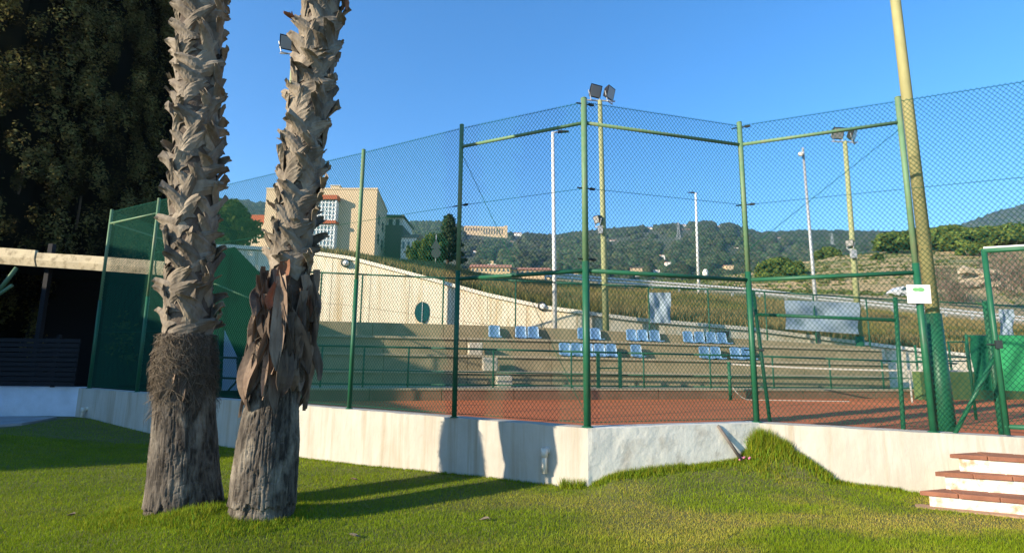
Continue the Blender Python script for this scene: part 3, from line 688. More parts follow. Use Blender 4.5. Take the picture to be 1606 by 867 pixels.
    if vv:
        cl = np.repeat(np.array([rn.uniform(.45, 1.4) for _ in range(cnt)]), 8)[:, None]*np.ones(3)
        kind(npmesh('fibre', np.array([tuple(p) for p in vv]), ff, 'fibre', t, cl), 'stuff')
    for pool, (px, py), rot, s_, a in extra:
        p = aty(px, py, D-.0); o = bpy.data.objects.new('dead_leaf', pool); COL.objects.link(o); o.parent = t; ORG[o] = ORG[t]; o.location = p-ORG[t]; o.rotation_euler = rot; o.scale = (s_, s_, s_)
    # crown of fan leaves, above the picture
    for k in range(22):
        a = k*2.39996; el = R(70-k*5.2); p0 = V(cx(zt), D, zt-.1); dv = V(math.cos(a)*math.cos(el), math.sin(a)*math.cos(el), math.sin(el)); e = p0+dv*1.0
        g = G(); g.tube(p0, e, .02, .012, 6); sd_ = dv.cross(V(0, 0, 1)).normalized(); up = sd_.cross(dv)
        for j in range(15):
            b_ = R(-80+j*160/14); d_ = (dv*math.cos(b_)+sd_*math.sin(b_)); tip = e+d_*.75-V(0, 0, .15+.1*abs(math.sin(b_)))
            n_ = d_.cross(up)*.03; g.add([e, e+d_*.4+n_, tip, e+d_*.4-n_], [(0, 1, 2, 3)])
        g.build('frond', 'frond', t)
    return t
M('frond', (.07, .11, .03), (.05, .09, .025), 3, .6)
palm('upright palm with a dark fibrous band above its flared grey base', 5.28,
     [(289, 800), (289, 740), (290, 650), (292, 560), (297, 450), (304, 300), (310, 150), (315, 0)],
     [(812, 110), (790, 103), (740, 93), (700, 88), (650, 82), (600, 78), (560, 74), (530, 68), (450, 66), (300, 64), (0, 66)],
     .72, (.90, 6.4, 290), [(.55, .9, 14, STRIPS, .5)], (.25, .98, 3000), 3,
     [(STRIPS[4], (249, 578), (R(10), R(8), R(180)), .6, 0), (STRIPS[8], (254, 596), (0, R(0), R(200)), .5, 0)])
palm('leaning palm with a ragged skirt of brown dead leaves', 5.0,
     [(411, 800), (416, 740), (424, 660), (432, 590), (444, 500), (458, 400), (474, 270), (492, 130), (508, 0)],
     [(810, 93), (780, 92), (740, 90), (690, 86), (640, 76), (600, 68), (540, 62), (450, 58), (300, 54), (0, 56)],
     .62, (1.48, 6.4, 270), [(.80, 1.62, 120, STRIPS, 1.0), (1.3, 1.65, 16, REDS, .8), (4.6, 5.2, 12, REDS, .8)], (.5, 1.0, 1400), 5,
     [(STRIPS[2], (420, 445), (R(48), R(10), R(190)), .9, 0), (REDS[1], (472, 38), (R(80), R(-60), R(175)), .6, 0)])

# ================================================================== BLEACHERS on the far side of the court
def ez(px, py, off): return onk(px, py, off).z
XL, XR = 470, 1392                                   # image columns of the two ends
ROWS = [(1.15, ((470, 579), (930, 584), (1440, 591))), (1.95, ((470, 551), (930, 560), (1440, 571))), (2.75, ((470, 523.5), (930, 533.5), (1384, 547.5)))]
blc = thing('bleacher', 'long stepped concrete bleacher facing the clay court', 'bleacher', (*kpt(930, 1.), COURT))
def rowz(r, px): return onk(px, float(np.interp(px, [p[0] for p in r[1]], [p[1] for p in r[1]])), r[0]).z
# kerb and walkway
KZ = [onk(470, 608, 0).z, onk(930, 609, 0).z, onk(1500, 611, 0).z]
def segs(a, b, n): return list(np.linspace(a, b, n+1))
ends = [(470, 1392), (470, 1392), (470, 1384)]
cols = segs(470, 1480, 9)
M('kerb_red', (.20, .105, .06), (.25, .14, .085), 2.5, .9, .004, 14)
for a, b in zip(cols[:-1], cols[1:]):
    za, zb = np.interp(a, [470, 930, 1500], KZ), np.interp(b, [470, 930, 1500], KZ)
    g = G(); g.slab(kpt(a+.5, 0), kpt(b-.5, 0), COURT-.3, za-.05, COURT-.3, zb-.05, KN, 1.2); g.build('kerb_block', 'kerb_red', blc)
    g = G(); g.slab(kpt(a+.5, -.03), kpt(b-.5, -.03), za-.048, za, zb-.048, zb, KN, 1.18); g.build('walkway_slab', 'concrete_lip', blc)
for r, (x0, x1) in zip(ROWS, ends):
    nn = 7; cs = segs(x0, x1, nn)
    for a, b in zip(cs[:-1], cs[1:]):
        za, zb = rowz(r, a), rowz(r, b)
        g = G(); g.slab(kpt(a+.35, r[0]), kpt(b-.35, r[0]), COURT-.3, za-.07, COURT-.3, zb-.07, KN, .9); g.build('riser', 'concrete', blc)
        g = G(); g.slab(kpt(a+.25, r[0]-.06), kpt(b-.25, r[0]-.06), za-.068, za, zb-.068, zb, KN, .85); g.build('bench_slab', 'concrete_lip', blc)
TOPY = [(470, 502.5), (760, 510), (930, 517), (1150, 530), (1368, 544)]
cs = segs(470, 1368, 8)
for a, b in zip(cs[:-1], cs[1:]):
    za, zb = onk(a, interp(a, TOPY), 3.5).z, onk(b, interp(b, TOPY), 3.5).z
    g = G(); g.slab(kpt(a+.35, 3.5), kpt(b-.35, 3.5), COURT-.3, za, COURT-.3, zb, KN, .3); g.build('back_wall', 'concrete', blc)
# aisle steps
for px, py, off in ((745, 547, 2.35), (768, 571, 1.55), (790, 600, .75)):
    p = onk(px, py, off); g = G(); g.box(p, (.42, .4, .38), math.atan2(KD.y, KD.x)); g.build('aisle_step', 'concrete_pale', blc, bevel=.02)

# seats
def seat_proto(t):
    g = G(); nu, nv = 6, 5; W = .20
    def sheet(fn, nm):
        pts = [fn(i/nu, j/nv*2-1) for i in range(nu+1) for j in range(nv+1)]; m = len(pts); g = G(); ix = lambda i, j: i*(nv+1)+j
        g.v = [tuple(Vector(p)+ORG[t]) for p in pts]+[tuple(Vector(p)+ORG[t]+V(0, .014, -.008)) for p in pts]
        for i in range(nu):
            for j in range(nv): g.f += [(ix(i, j), ix(i, j+1), ix(i+1, j+1), ix(i+1, j)), (m+ix(i+1, j), m+ix(i+1, j+1), m+ix(i, j+1), m+ix(i, j))]
            for j in (0, nv): g.f.append((ix(i, j), ix(i+1, j), m+ix(i+1, j), m+ix(i, j)))
        for i in (0, nu): g.f += [(ix(i, j), ix(i, j+1), m+ix(i, j+1), m+ix(i, j)) for j in range(nv)]
        return g.build(nm, 'seat_blue', t, True)
    a = sheet(lambda s, u: (u*W*(1-.05*s), .16+.07*s+.03*u*u*-1, .07+.36*s-(.03*abs(u)**4 if s > .8 else 0)), 'backrest')
    b = sheet(lambda s, u: (u*W, -.22+.38*s, .055+.03*u*u-.02*math.sin(math.pi*s)-(.03 if s < .1 else 0)), 'seat_pan')
    g = G(); g.box(ORG[t]+V(0, 0, .02), (.30, .28, .045)); c = g.build('base', 'black_housing', t)
    return [a, b, c]
SROT = math.atan2(KD.y, KD.x)
def seats(row, r, pxs, lab):
    for i, px in enumerate(pxs):
        p = kpt(px, r[0]+.42); z = rowz(r, px)
        words = ['leftmost', 'second', 'third', 'fourth', 'fifth', 'sixth', 'seventh', 'eighth', 'ninth', 'tenth', 'eleventh', 'rightmost']
        wd = words[i] if i < len(pxs)-1 else 'rightmost'
        t = thing('stadium_seat', f'pale blue plastic seat, {wd}{"" if wd.endswith("most") else " from the left"} on the {lab} bleacher row', 'seat', (p.x, p.y, z), 'blue seats on the bleachers')
        if not SP: SP.extend(seat_proto(t))
        else:
            for s in SP: inst(s, s.name.split('.')[0], t, (0, 0, 0))
        t.rotation_euler = (0, 0, SROT+random.uniform(-.05, .05)); t.scale = (.98, 1, 1.05)
SP = []
seats(0, ROWS[2], [776, 818, 838, 917, 937, 994, 1012, 1031, 1084, 1102, 1121, 1138], 'upper')
seats(1, ROWS[1], [888, 906, 924, 943, 962, 1001, 1109, 1127, 1158, 1175], 'lower')
p = onk(1133, 524, 3.65); g = G(); g.box(p, (.42, .2, .22), SROT); g.tube(p+V(-.15, 0, -.1), p+V(-.15, 0, -.25), .02); g.tube(p+V(.15, 0, -.1), p+V(.15, 0, -.25), .02); tag(g.build('equipment_box', 'black_housing', None, bevel=.02), 'small black box on the back wall above the blue seats', 'box')

# handrail along the front walkway
hr = thing('handrail', 'long green pipe railing along the front of the bleacher', 'railing', (*kpt(930, .3), COURT))
HT = [(470, 541), (700, 546), (930, 552), (1180, 558), (1400, 566), (1500, 570)]; HB = [(470, 601), (930, 605), (1500, 609)]
HM = [(470, 578), (930, 587), (1500, 594)]
def railpath(pts, nm, r, mat='rail_dark', a=470, b=1500):
    cs = segs(a, b, 10); g = G(); g.path([onk(x, interp(x, pts), .3) for x in cs], r, 8); return g.build(nm, mat, hr, True)
railpath(HT, 'top_rail', .028); railpath(HM, 'mid_rail', .016); railpath(HB, 'bottom_rail', .02)
for px in (505, 571, 641, 774, 896, 1009, 1113, 1211, 1300, 1382, 1470):
    a, b = onk(px, interp(px, HT), .3), kpt(px, .3); g = G(); g.tube((b.x, b.y, COURT+.2), (b.x, b.y, a.z), .024, .024, 8); g.build('baluster', 'rail_dark', hr, True)
for px in (938, 972):
    a, b = onk(px, interp(px, HT)-1, .25), kpt(px, .25); g = G(); g.box((b.x, b.y, (COURT+.2+a.z)/2), (.09, .06, a.z-COURT-.2), SROT); g.build('gate_post', 'rail_dark', hr)
a, b = onk(940, 577, .25), onk(970, 577, .25); g = G(); g.tube(a, b, .02, .02, 8); g.build('gate_bar', 'rail_dark', hr)

# tennis net
nb = atz(1146, 627, COURT); nc_ = atz(1431, 631.5, COURT); ne = V(2*nc_.x-nb.x, 2*nc_.y-nb.y); nd = (ne-V(nb.x, nb.y)).normalized()
tn = thing('tennis_net', 'tennis net with white headband and green post across the clay', 'net', (nb.x, nb.y, COURT))
NB = V(nb.x, nb.y); HN = 1.02
for p in (NB, ne): g = G(); g.tube((p.x, p.y, COURT), (p.x, p.y, COURT+HN+.03), .045, .045, 12); g.tube((p.x, p.y, COURT+.62), (p.x+nd.y*.12, p.y-nd.x*.12, COURT+.62), .04, .04, 8); g.build('net_post', 'post_dark', tn, True)
def nz(t): return COURT+HN-.13*4*t*(1-t)
g = G()
for k in range(16):
    a, b = NB.lerp(ne, k/16), NB.lerp(ne, (k+1)/16); g.slab(a, b, nz(k/16)-.045, nz(k/16), nz((k+1)/16)-.045, nz((k+1)/16), V(-nd.y, nd.x), .012)
g.build('headband', 'net_band', tn)
mesh_panel(NB, ne, COURT+.05, COURT+HN-.19, tn, .0018, .06, .06, .06, 'net_mesh')
c = NB.lerp(ne, .5); g = G(); g.slab(c-nd*.018, c+nd*.018, COURT, nz(.5), COURT, nz(.5), V(-nd.y, nd.x), .018); g.build('centre_strap', 'net_band', tn)
g = G(); g.path([V(NB.x+nd.x*q_, NB.y+nd.y*q_, COURT+.012+.45*(1-q_/.5)**2*(q_ < .5)) for q_ in np.linspace(0.02, 3.2, 24)], .009, 6); g.build('guy_cord', 'net_band', tn)

# ------------------------------------------------------------------ cream retaining wall
rw = thing('retaining_wall', 'tall cream concrete retaining wall with a top sloping down to the right', 'wall', (*kpt(700, OW(700)), COURT))
RC = segs(262, 1640, 22)
for a, b in zip(RC[:-1], RC[1:]):
    sub = segs(a, b, 4); g = G()
    for u, v_ in zip(sub[:-1], sub[1:]):
        ua = u+.35 if u == a else u; vb = v_-.35 if v_ == b else v_
        za, zb = onk(ua, interp(ua, WALLTOP)+6, OW(ua)).z, onk(vb, interp(vb, WALLTOP)+6, OW(vb)).z
        for lo_, hi_ in ((0, .5), (.5, 1)):
            B0 = .9
            l0, h0 = lerp(B0, za, lo_)+.006, lerp(B0, za, hi_)-.006; l1, h1 = lerp(B0, zb, lo_)+.006, lerp(B0, zb, hi_)-.006
            if lo_ == 0: l0 = l1 = -.6
            g.slab(kpt(ua, OW(ua)), kpt(vb, OW(vb)), l0, h0, l1, h1, KN, .3)
    g.build('wall_panel', 'cream', rw)
    g = G()
    for u, v_ in zip(sub[:-1], sub[1:]):
        za, zb = onk(u, interp(u, WALLTOP), OW(u)).z, onk(v_, interp(v_, WALLTOP), OW(v_)).z
        g.slab(kpt(u, OW(u)-.10), kpt(v_, OW(v_)-.10), za-.14, za, zb-.14, zb, KN, .5)
    g.build('coping', 'cream_cap', rw)
g = G(); cs = segs(262, 1640, 30)
for a, b in zip(cs[:-1], cs[1:]):
    za, zb = onk(a, interp(a, WALLTOP)+10, OW(a)).z, onk(b, interp(b, WALLTOP)+10, OW(b)).z; g.slab(kpt(a, OW(a)+.06), kpt(b, OW(b)+.06), -.6, za, -.6, zb, KN, .2)
g.build('joint_backing', 'concrete', rw)
# oval hatch
c = onk(662, 489.5, OW(662)-.05); t = thing('oval_window', 'dark teal oval window split by a pale bar in the cream wall', 'window', c)
def oval(rx, rz, off, d, mat, nm, par, x0=-1, x1=1):
    pts = []
    for k in range(40):
        a = 2*math.pi*k/40; x, z = max(x0*rx, min(x1*rx, rx*math.cos(a))), rz*math.sin(a); pts.append(c+V(KD.x, KD.y, 0)*x-V(KN.x, KN.y, 0)*off+V(0, 0, z))
    g = G(); g.add(pts+[p-V(KN.x, KN.y, 0)*d for p in pts], [tuple(range(40)), tuple(range(79, 39, -1))]+[(k, (k+1) % 40, 40+(k+1) % 40, 40+k) for k in range(40)]); return g.build(nm, mat, par)
oval(.29, .41, 0, .03, 'sign_back', 'frame', t); oval(.27, .39, .031, .012, 'teal_panel', 'pane', t, -1, -.04); oval(.27, .39, .031, .012, 'teal_panel', 'pane', t, .04, 1)
g = G(); g.box(c-V(KN.x, KN.y, 0)*.05, (.025, .02, .8), SROT); g.build('bar', 'paint_white', t)
for px, py, lb in ((541, 412, 'small white bulkhead light high on the cream wall behind the palms'), (850, 480, 'oval white bulkhead light on the cream wall near the lamp post')):
    c = onk(px, py, OW(px)-.06); t = thing('bulkhead_light', lb, 'wall light', c)
    g = G(); g.tube(c+V(0, .12, 0), c+V(0, -.03, 0), .17, .17, 16); g.build('back_plate', 'sign_back', t, True)
    g = G(); g.tube(c+V(.05, -.03, -.02), c+V(.06, -.14, -.03), .125, .08, 16); g.build('diffuser', 'paint_white', t, True)

# rear fence behind the top row
OFR = 4.15
rf = thing('rear_fence', 'low green mesh fence along the back of the bleacher', 'fence', (*kpt(930, OFR), 1.2))
RFT = [(430, 424), (560, 430), (697, 436), (808, 440), (1017, 450), (1180, 456), (1400, 470), (1606, 480)]
cs = segs(430, 1606, 16); g = G(); g.path([onk(x, interp(x, RFT), OFR) for x in cs], .03, 8); g.build('top_rail', 'rail_dark', rf, True)
pp = (440, 505, 569, 696, 809, 917, 1017, 1110, 1199, 1275, 1358)
for px in pp:
    a = onk(px, interp(px, RFT), OFR); g = G(); g.tube((a.x, a.y, .6), (a.x, a.y, a.z), .028, .028, 8); g.build('post', 'rail_dark', rf, True)
for a, b in zip(pp[:-1], pp[1:]):
    za, zb = onk(a, interp(a, RFT), OFR).z, onk(b, interp(b, RFT), OFR).z; mesh_panel(kpt(a, OFR), kpt(b, OFR), 1.2, min(za, zb)-.02, rf, .0022, .03, .07, .08)
def banner(pts, off, label, mat='banner', wav=.05, name='banner', cat='banner', eyel=True):
    """cloth hung on a fence: corners in image order tl,tr,br,bl"""
    tl, tr, br_, bl_ = [onk(x, y, off) for x, y in pts]; t = thing(name, label, cat, (bl_.x, bl_.y, bl_.z)); n_, m_ = 14, 10; vv = []
    for i in range(n_+1):
        for j in range(m_+1):
            u, v_ = i/n_, j/m_; p = tl.lerp(tr, u).lerp(bl_.lerp(br_, u), v_); o = wav*math.sin(u*7+v_*4)*math.sin(v_*3.1)+wav*.5*math.sin(u*15-v_*6); vv.append(p-V(KN.x, KN.y, 0)*(.06+o))
    ii = np.arange((n_+1)*(m_+1)).reshape(n_+1, m_+1); m = len(vv)
    ff = [tuple(int(k) for k in q) for q in np.stack([ii[:-1, :-1], ii[:-1, 1:], ii[1:, 1:], ii[1:, :-1]], -1).reshape(-1, 4)]
    g = G(); g.add(vv+[p+V(KN.x, KN.y, 0)*.004 for p in vv], ff+[tuple(m+k for k in q[::-1]) for q in ff]); g.build('cloth', mat, t, True)
    if eyel:
        for p in (tl, tr): g = G(); g.tube(p-V(KN.x, KN.y, 0)*.06, p+V(0, 0, .06), .01, .01, 6); g.build('tie', 'clip', t)
    return t
banner([(1017, 459), (1050, 459), (1051, 507), (1018, 506)], OFR, 'small pale blue banner hung alone on the rear fence')
banner([(1229, 471), (1345, 475), (1345, 524), (1230, 516)], OFR, 'long pale grey blue banner across the rear fence', wav=.07)
banner([(1564, 485), (1586, 485), (1588, 526), (1566, 526)], OFR, 'narrow pale blue banner right of the gate post')

# ------------------------------------------------------------------ right-hand end of the court
t = thing('low_green_wall', 'low mossy green wall behind the net right of the bleacher', 'wall', (*kpt(1500, -.6), COURT))
a, b = kpt(1440, -.6), kpt(1640, -.6); z = onk(1500, 583, -.6).z
g = G(); g.slab(a, b, COURT-.2, z, COURT-.2, z, KN, .25); g.build('wall_body', 'green_wall', t)
t = thing('court_barrier', 'dark green double pipe barrier beyond the thick yellow pole', 'railing', (*kpt(1500, .4), COURT))
for px0, px1, yt, yb in ((1490, 1517, 534, 612),):
    for px in (1437, px0, px1):
        a = onk(px, 535 if px != 1437 else 541, .4); b = kpt(px, .4); g = G(); g.tube((b.x, b.y, COURT), (b.x, b.y, a.z), .03, .03, 8); g.build('upright', 'post_dark', t, True)
    for y in (536, 560, 566): g = G(); g.tube(onk(1437 if y > 540 else px0, y, .4), onk(px1, y, .4), .022, .022, 8); g.build('bar', 'post_dark', t, True)
for x0, x1, D, mat, lb, yb in ((1522, 1562, 10.5, 'screen_shaded', 'shaded green windscreen hanging left of the gate post', 610), (1567, 1660, 10.2, 'screen_sunlit', 'bright sunlit green windscreen behind the gate', 612)):
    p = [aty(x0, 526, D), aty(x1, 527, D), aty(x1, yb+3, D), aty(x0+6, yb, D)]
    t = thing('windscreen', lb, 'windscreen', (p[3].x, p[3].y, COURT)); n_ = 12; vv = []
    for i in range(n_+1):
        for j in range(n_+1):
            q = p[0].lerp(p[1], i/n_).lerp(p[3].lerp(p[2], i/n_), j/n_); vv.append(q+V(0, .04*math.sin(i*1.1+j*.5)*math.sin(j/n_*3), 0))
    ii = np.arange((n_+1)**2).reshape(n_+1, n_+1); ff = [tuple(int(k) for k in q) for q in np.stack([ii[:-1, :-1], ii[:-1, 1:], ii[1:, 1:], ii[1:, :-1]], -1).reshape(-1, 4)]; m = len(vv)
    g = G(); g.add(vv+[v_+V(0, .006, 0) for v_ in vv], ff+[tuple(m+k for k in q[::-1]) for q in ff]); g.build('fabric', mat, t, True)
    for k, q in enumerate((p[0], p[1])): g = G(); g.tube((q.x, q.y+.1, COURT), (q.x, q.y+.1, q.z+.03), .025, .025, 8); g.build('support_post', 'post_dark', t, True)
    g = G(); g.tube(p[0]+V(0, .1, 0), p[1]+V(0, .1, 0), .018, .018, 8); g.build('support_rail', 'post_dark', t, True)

# ================================================================== LEFT: end fence, shed, clubhouse
E1, E2 = V(-9.06, 14.0), V(-8.92, 16.4)
ef = thing('end_fence', 'green chain link fence closing the shaded left end of the court', 'fence', (PA.x, PA.y, COURT))
for p in (E1, E2): g = G(); g.tube((p.x, p.y, COURT), (p.x, p.y, 4.0), .034, .034, 12); g.build('post', 'post_light', ef, True)
for a, b in ((PA+V(0, .08), E1), (E1, E2)):
    mesh_panel(a+V(.03, 0), b+V(.03, 0), 0, 3.97, ef)
    g = G(); g.tube((a.x+.03, a.y, 3.68), (b.x+.03, b.y, 3.68), .022, .022, 10); g.build('rail', 'post_light', ef, True)
# slanting tarpaulin behind the palms: flat dark green polygon
D_ = 14.6; tp_ = [(332, 395), (368, 387), (412, 432), (440, 478), (468, 545), (486, 604), (332, 606)]
pts = [aty(x, y, D_) for x, y in tp_]; t = thing('backdrop', 'dark green tarpaulin with a slanting edge between the two palms', 'backdrop', (pts[-1].x, pts[-1].y, COURT))
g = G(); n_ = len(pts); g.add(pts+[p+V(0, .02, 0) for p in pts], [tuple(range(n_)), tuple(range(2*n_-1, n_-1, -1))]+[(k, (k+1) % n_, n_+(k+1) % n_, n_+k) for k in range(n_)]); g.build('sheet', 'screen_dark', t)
g = G(); g.tube(aty(336, 445, D_-.05), aty(402, 472, D_-.05), .022, .022, 8); g.build('rope', 'post_light', t, True)
for px in (351, 405): g = G(); a = aty(px, 400 if px < 400 else 425, D_+.06); g.tube((a.x, a.y, COURT), a, .03, .03, 8); g.build('support_post', 'post_dark', t, True)
# things stored beside it
p = [aty(348, 612, 13.2), aty(374, 612, 13.2), aty(371, 560, 13.2), aty(352, 518, 13.2)]
g = G(); g.add(p+[q+V(0, .03, 0) for q in p], [(0, 1, 2, 3), (7, 6, 5, 4)]+[(k, (k+1) % 4, 4+(k+1) % 4, 4+k) for k in range(4)]); tag(g.build('board', 'blue_board'), 'pale blue pointed board standing in shade between the palms', 'board')
t = thing('metal_barrier', 'dark pipe barrier in shade between the two palms', 'barrier', aty(360, 615, 12.9))
for a, b in (((341, 505), (343, 625)), ((372, 560), (375, 625)), ((392, 560), (395, 625)), ((340, 560), (395, 562)), ((340, 592), (395, 594)), ((358, 612), (392, 575))):
    g = G(); g.tube(aty(*a, 12.9), aty(*b, 12.9), .025, .025, 8); g.build('bar', 'dark_wood', t, True)

# shaded wall and slatted fence left of the court
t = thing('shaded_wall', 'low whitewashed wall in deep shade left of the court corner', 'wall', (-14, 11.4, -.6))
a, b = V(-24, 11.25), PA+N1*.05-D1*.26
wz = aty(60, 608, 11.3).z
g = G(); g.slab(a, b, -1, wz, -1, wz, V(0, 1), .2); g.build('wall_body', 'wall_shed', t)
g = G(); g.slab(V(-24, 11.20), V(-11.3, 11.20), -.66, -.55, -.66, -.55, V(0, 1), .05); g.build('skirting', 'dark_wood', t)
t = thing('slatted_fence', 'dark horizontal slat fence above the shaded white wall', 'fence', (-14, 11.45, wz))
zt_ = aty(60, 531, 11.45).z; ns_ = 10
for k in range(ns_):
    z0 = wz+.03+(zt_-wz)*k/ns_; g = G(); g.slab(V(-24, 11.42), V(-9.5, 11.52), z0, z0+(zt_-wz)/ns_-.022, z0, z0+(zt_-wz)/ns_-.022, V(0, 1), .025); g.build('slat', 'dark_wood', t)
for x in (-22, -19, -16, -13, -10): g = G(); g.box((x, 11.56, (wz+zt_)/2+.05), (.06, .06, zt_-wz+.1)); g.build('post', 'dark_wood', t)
# shed
DA, DB = 14.0, 13.7
def fas(px, py): return onw(px, py, A_, B_)
A_, B_ = aty(0, 405, DA), aty(250, 422, DB); A_ = V(A_.x, A_.y); B_ = V(B_.x, B_.y); FD = (B_-A_).normalized(); FN = V(FD.y, -FD.x)
sh = thing('shed', 'open shed in deep shade with a cracked pale roof edge', 'shed', (A_.x, A_.y, -.7))
brk = [(-260, 365, 391), (-120, 379, 405), (57, 392.5, 418), (57.6, 396, 418), (127, 400, 422.5), (245, 409, 431), (258, 410, 432)]
prs = [(brk[0], brk[1]), (brk[1], brk[2]), (brk[3], brk[4]), (brk[4], brk[5]), (brk[5], brk[6])]
for k, (l, r_) in enumerate(prs):
    p = [fas(l[0]+.6, l[2]), fas(r_[0]-.6, r_[2]), fas(r_[0]-.6, r_[1]), fas(l[0]+.6, l[1])]; o = V(FN.x, FN.y, 0)*(.02*(k % 2))
    mid_ = [p[0].lerp(p[3], .45)+V(FN.x, FN.y, 0)*.04, p[1].lerp(p[2], .45)+V(FN.x, FN.y, 0)*.04]
    bk = V(-FN.x, -FN.y, 0)*1.1
    fr_ = [p[0]+o, p[1]+o, mid_[1]+o, mid_[0]+o, p[2]+o, p[3]+o]
    g = G(); g.add(fr_+[q+bk*.08 for q in fr_], [(0, 1, 2, 3), (3, 2, 4, 5), (6, 9, 8, 7), (9, 11, 10, 8), (0, 6, 7, 1), (5, 4, 10, 11), (1, 7, 8, 2), (2, 8, 10, 4), (0, 3, 9, 6), (3, 5, 11, 9)])
    g.build('roof_edge_sheet', 'fibro', sh)
def zf(px): return fas(px, interp(px, [(-260, 367), (57, 393), (258, 411)])).z
fa_, fb_ = fas(-260, 380), fas(258, 425); za, zb = zf(-260)-.12, zf(258)-.12
a2, b2_ = V(fa_.x, fa_.y)-FN*4.5, V(fb_.x, fb_.y)-FN*4.5
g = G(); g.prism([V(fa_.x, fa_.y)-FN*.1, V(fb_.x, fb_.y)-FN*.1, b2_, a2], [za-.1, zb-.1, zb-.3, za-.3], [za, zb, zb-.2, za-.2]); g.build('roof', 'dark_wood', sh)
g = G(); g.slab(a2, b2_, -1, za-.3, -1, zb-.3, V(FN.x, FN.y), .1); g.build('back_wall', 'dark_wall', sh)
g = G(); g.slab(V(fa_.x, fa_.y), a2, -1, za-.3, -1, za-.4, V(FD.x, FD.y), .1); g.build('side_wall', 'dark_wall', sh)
p0, p1 = fas(26, 420), fas(-6, 462); g = G(); g.tube(p0, p1, .05, .05, 8); g.build('bracket', 'post_light', sh, True)
p0, p1 = fas(8, 447), fas(-14, 470); g = G(); g.tube(p0+V(.2, 0, 0), p1, .045, .045, 8); g.build('bracket', 'post_light', sh, True)
for px in (-150, 60):
    q = fas(px, 420); g = G(); g.box((q.x-FN.x*.3, q.y-FN.y*.3, (za-1.1)/2), (.12, .12, za+.85)); g.build('shed_post', 'dark_wood', sh)

# clubhouse outside the picture on the left: its shadow lies over the lawn's left edge, the wall and the shed
sdir = V(math.cos(SUN_AZ), math.sin(SUN_AZ)); spd = V(-sdir.y, sdir.x)
def pq(p, q): v_ = sdir*q+spd*p; return v_
tk = math.tan(SUN_EL); QC = -12.; HC = 1.1-tk*QC
ch = thing('clubhouse', 'plain rendered clubhouse left of the lawn whose shadow covers the shed', 'building', (*pq(14, -15), -.9))
g = G(); g.prism([pq(9.35, QC), pq(27, QC), pq(27, -20), pq(9.35, -20)], -1, HC-.25); g.build('wall', 'house_white', ch)
g = G(); g.prism([pq(9.3, QC+.05), pq(27.1, QC+.05), pq(27.1, -20.1), pq(9.3, -20.1)], HC-.248, HC); g.build('roof', 'concrete', ch)
g = G(); g.prism([pq(13.1, QC-.3), pq(16.1, QC-.3), pq(16.1, QC-3.3), pq(13.1, QC-3.3)], HC+.002, 2.45-tk*(QC-.3)); g.build('shade_block', 'house_white', ch)  # raised block added to carry the shade higher up the left fence
for k in range(5):
    for z in (.4, 2.9):
        g = G(); a = pq(10.5+3.3*k, QC+.004); b = pq(12+3.3*k, QC+.004); g.slab(a, b, z, z+1.3, z, z+1.3, sdir, .03); wv = g.build('window', 'glass', ch)
        g = G(); a = pq(10.42+3.3*k, QC+.004); b = pq(12.08+3.3*k, QC+.004); g.slab(a, b, z-.1, z-.01, z-.1, z-.01, sdir, .12); g.build('sill', 'concrete_pale', wv)

# ================================================================== TREES
def leaves(centres, radii, per, size, seed, flat=1., cols=(.55, 1.35), up=.35, tint=None):
    """leaf-sized faces spread through clumps; returns verts, faces, colours"""
    r = np.random.default_rng(seed); C = np.repeat(np.asarray(centres, float), per, 0); Rr = np.repeat(np.asarray(radii, float), per)[:, None]; n = len(C)
    d = r.normal(size=(n, 3)); d /= np.linalg.norm(d, axis=1)[:, None]; rad = Rr*(.45+.6*r.random((n, 1))); d2 = d*[1, 1, flat]; P_ = C+d2*rad
    nn = d+r.normal(size=(n, 3))*.55+[0, 0, up]; nn /= np.linalg.norm(nn, axis=1)[:, None]
    a = np.cross(nn, r.normal(size=(n, 3))); a /= np.linalg.norm(a, axis=1)[:, None]; b = np.cross(nn, a)
    s = size*(.6+.8*r.random((n, 1))); v = np.stack([P_+a*s, P_+b*s*.55, P_-a*s, P_-b*s*.55], 1).reshape(-1, 3)
    f = np.arange(4*n).reshape(n, 4); cb = np.repeat(r.uniform(cols[0], cols[1], len(centres)), per)*r.uniform(.75, 1.25, n)
    cc = cb[:, None]*np.ones(3)*np.array([1, 1, 1.]); cc[:, 0] *= r.uniform(.85, 1.2, n)
    return v, f, np.repeat(cc, 4, 0)
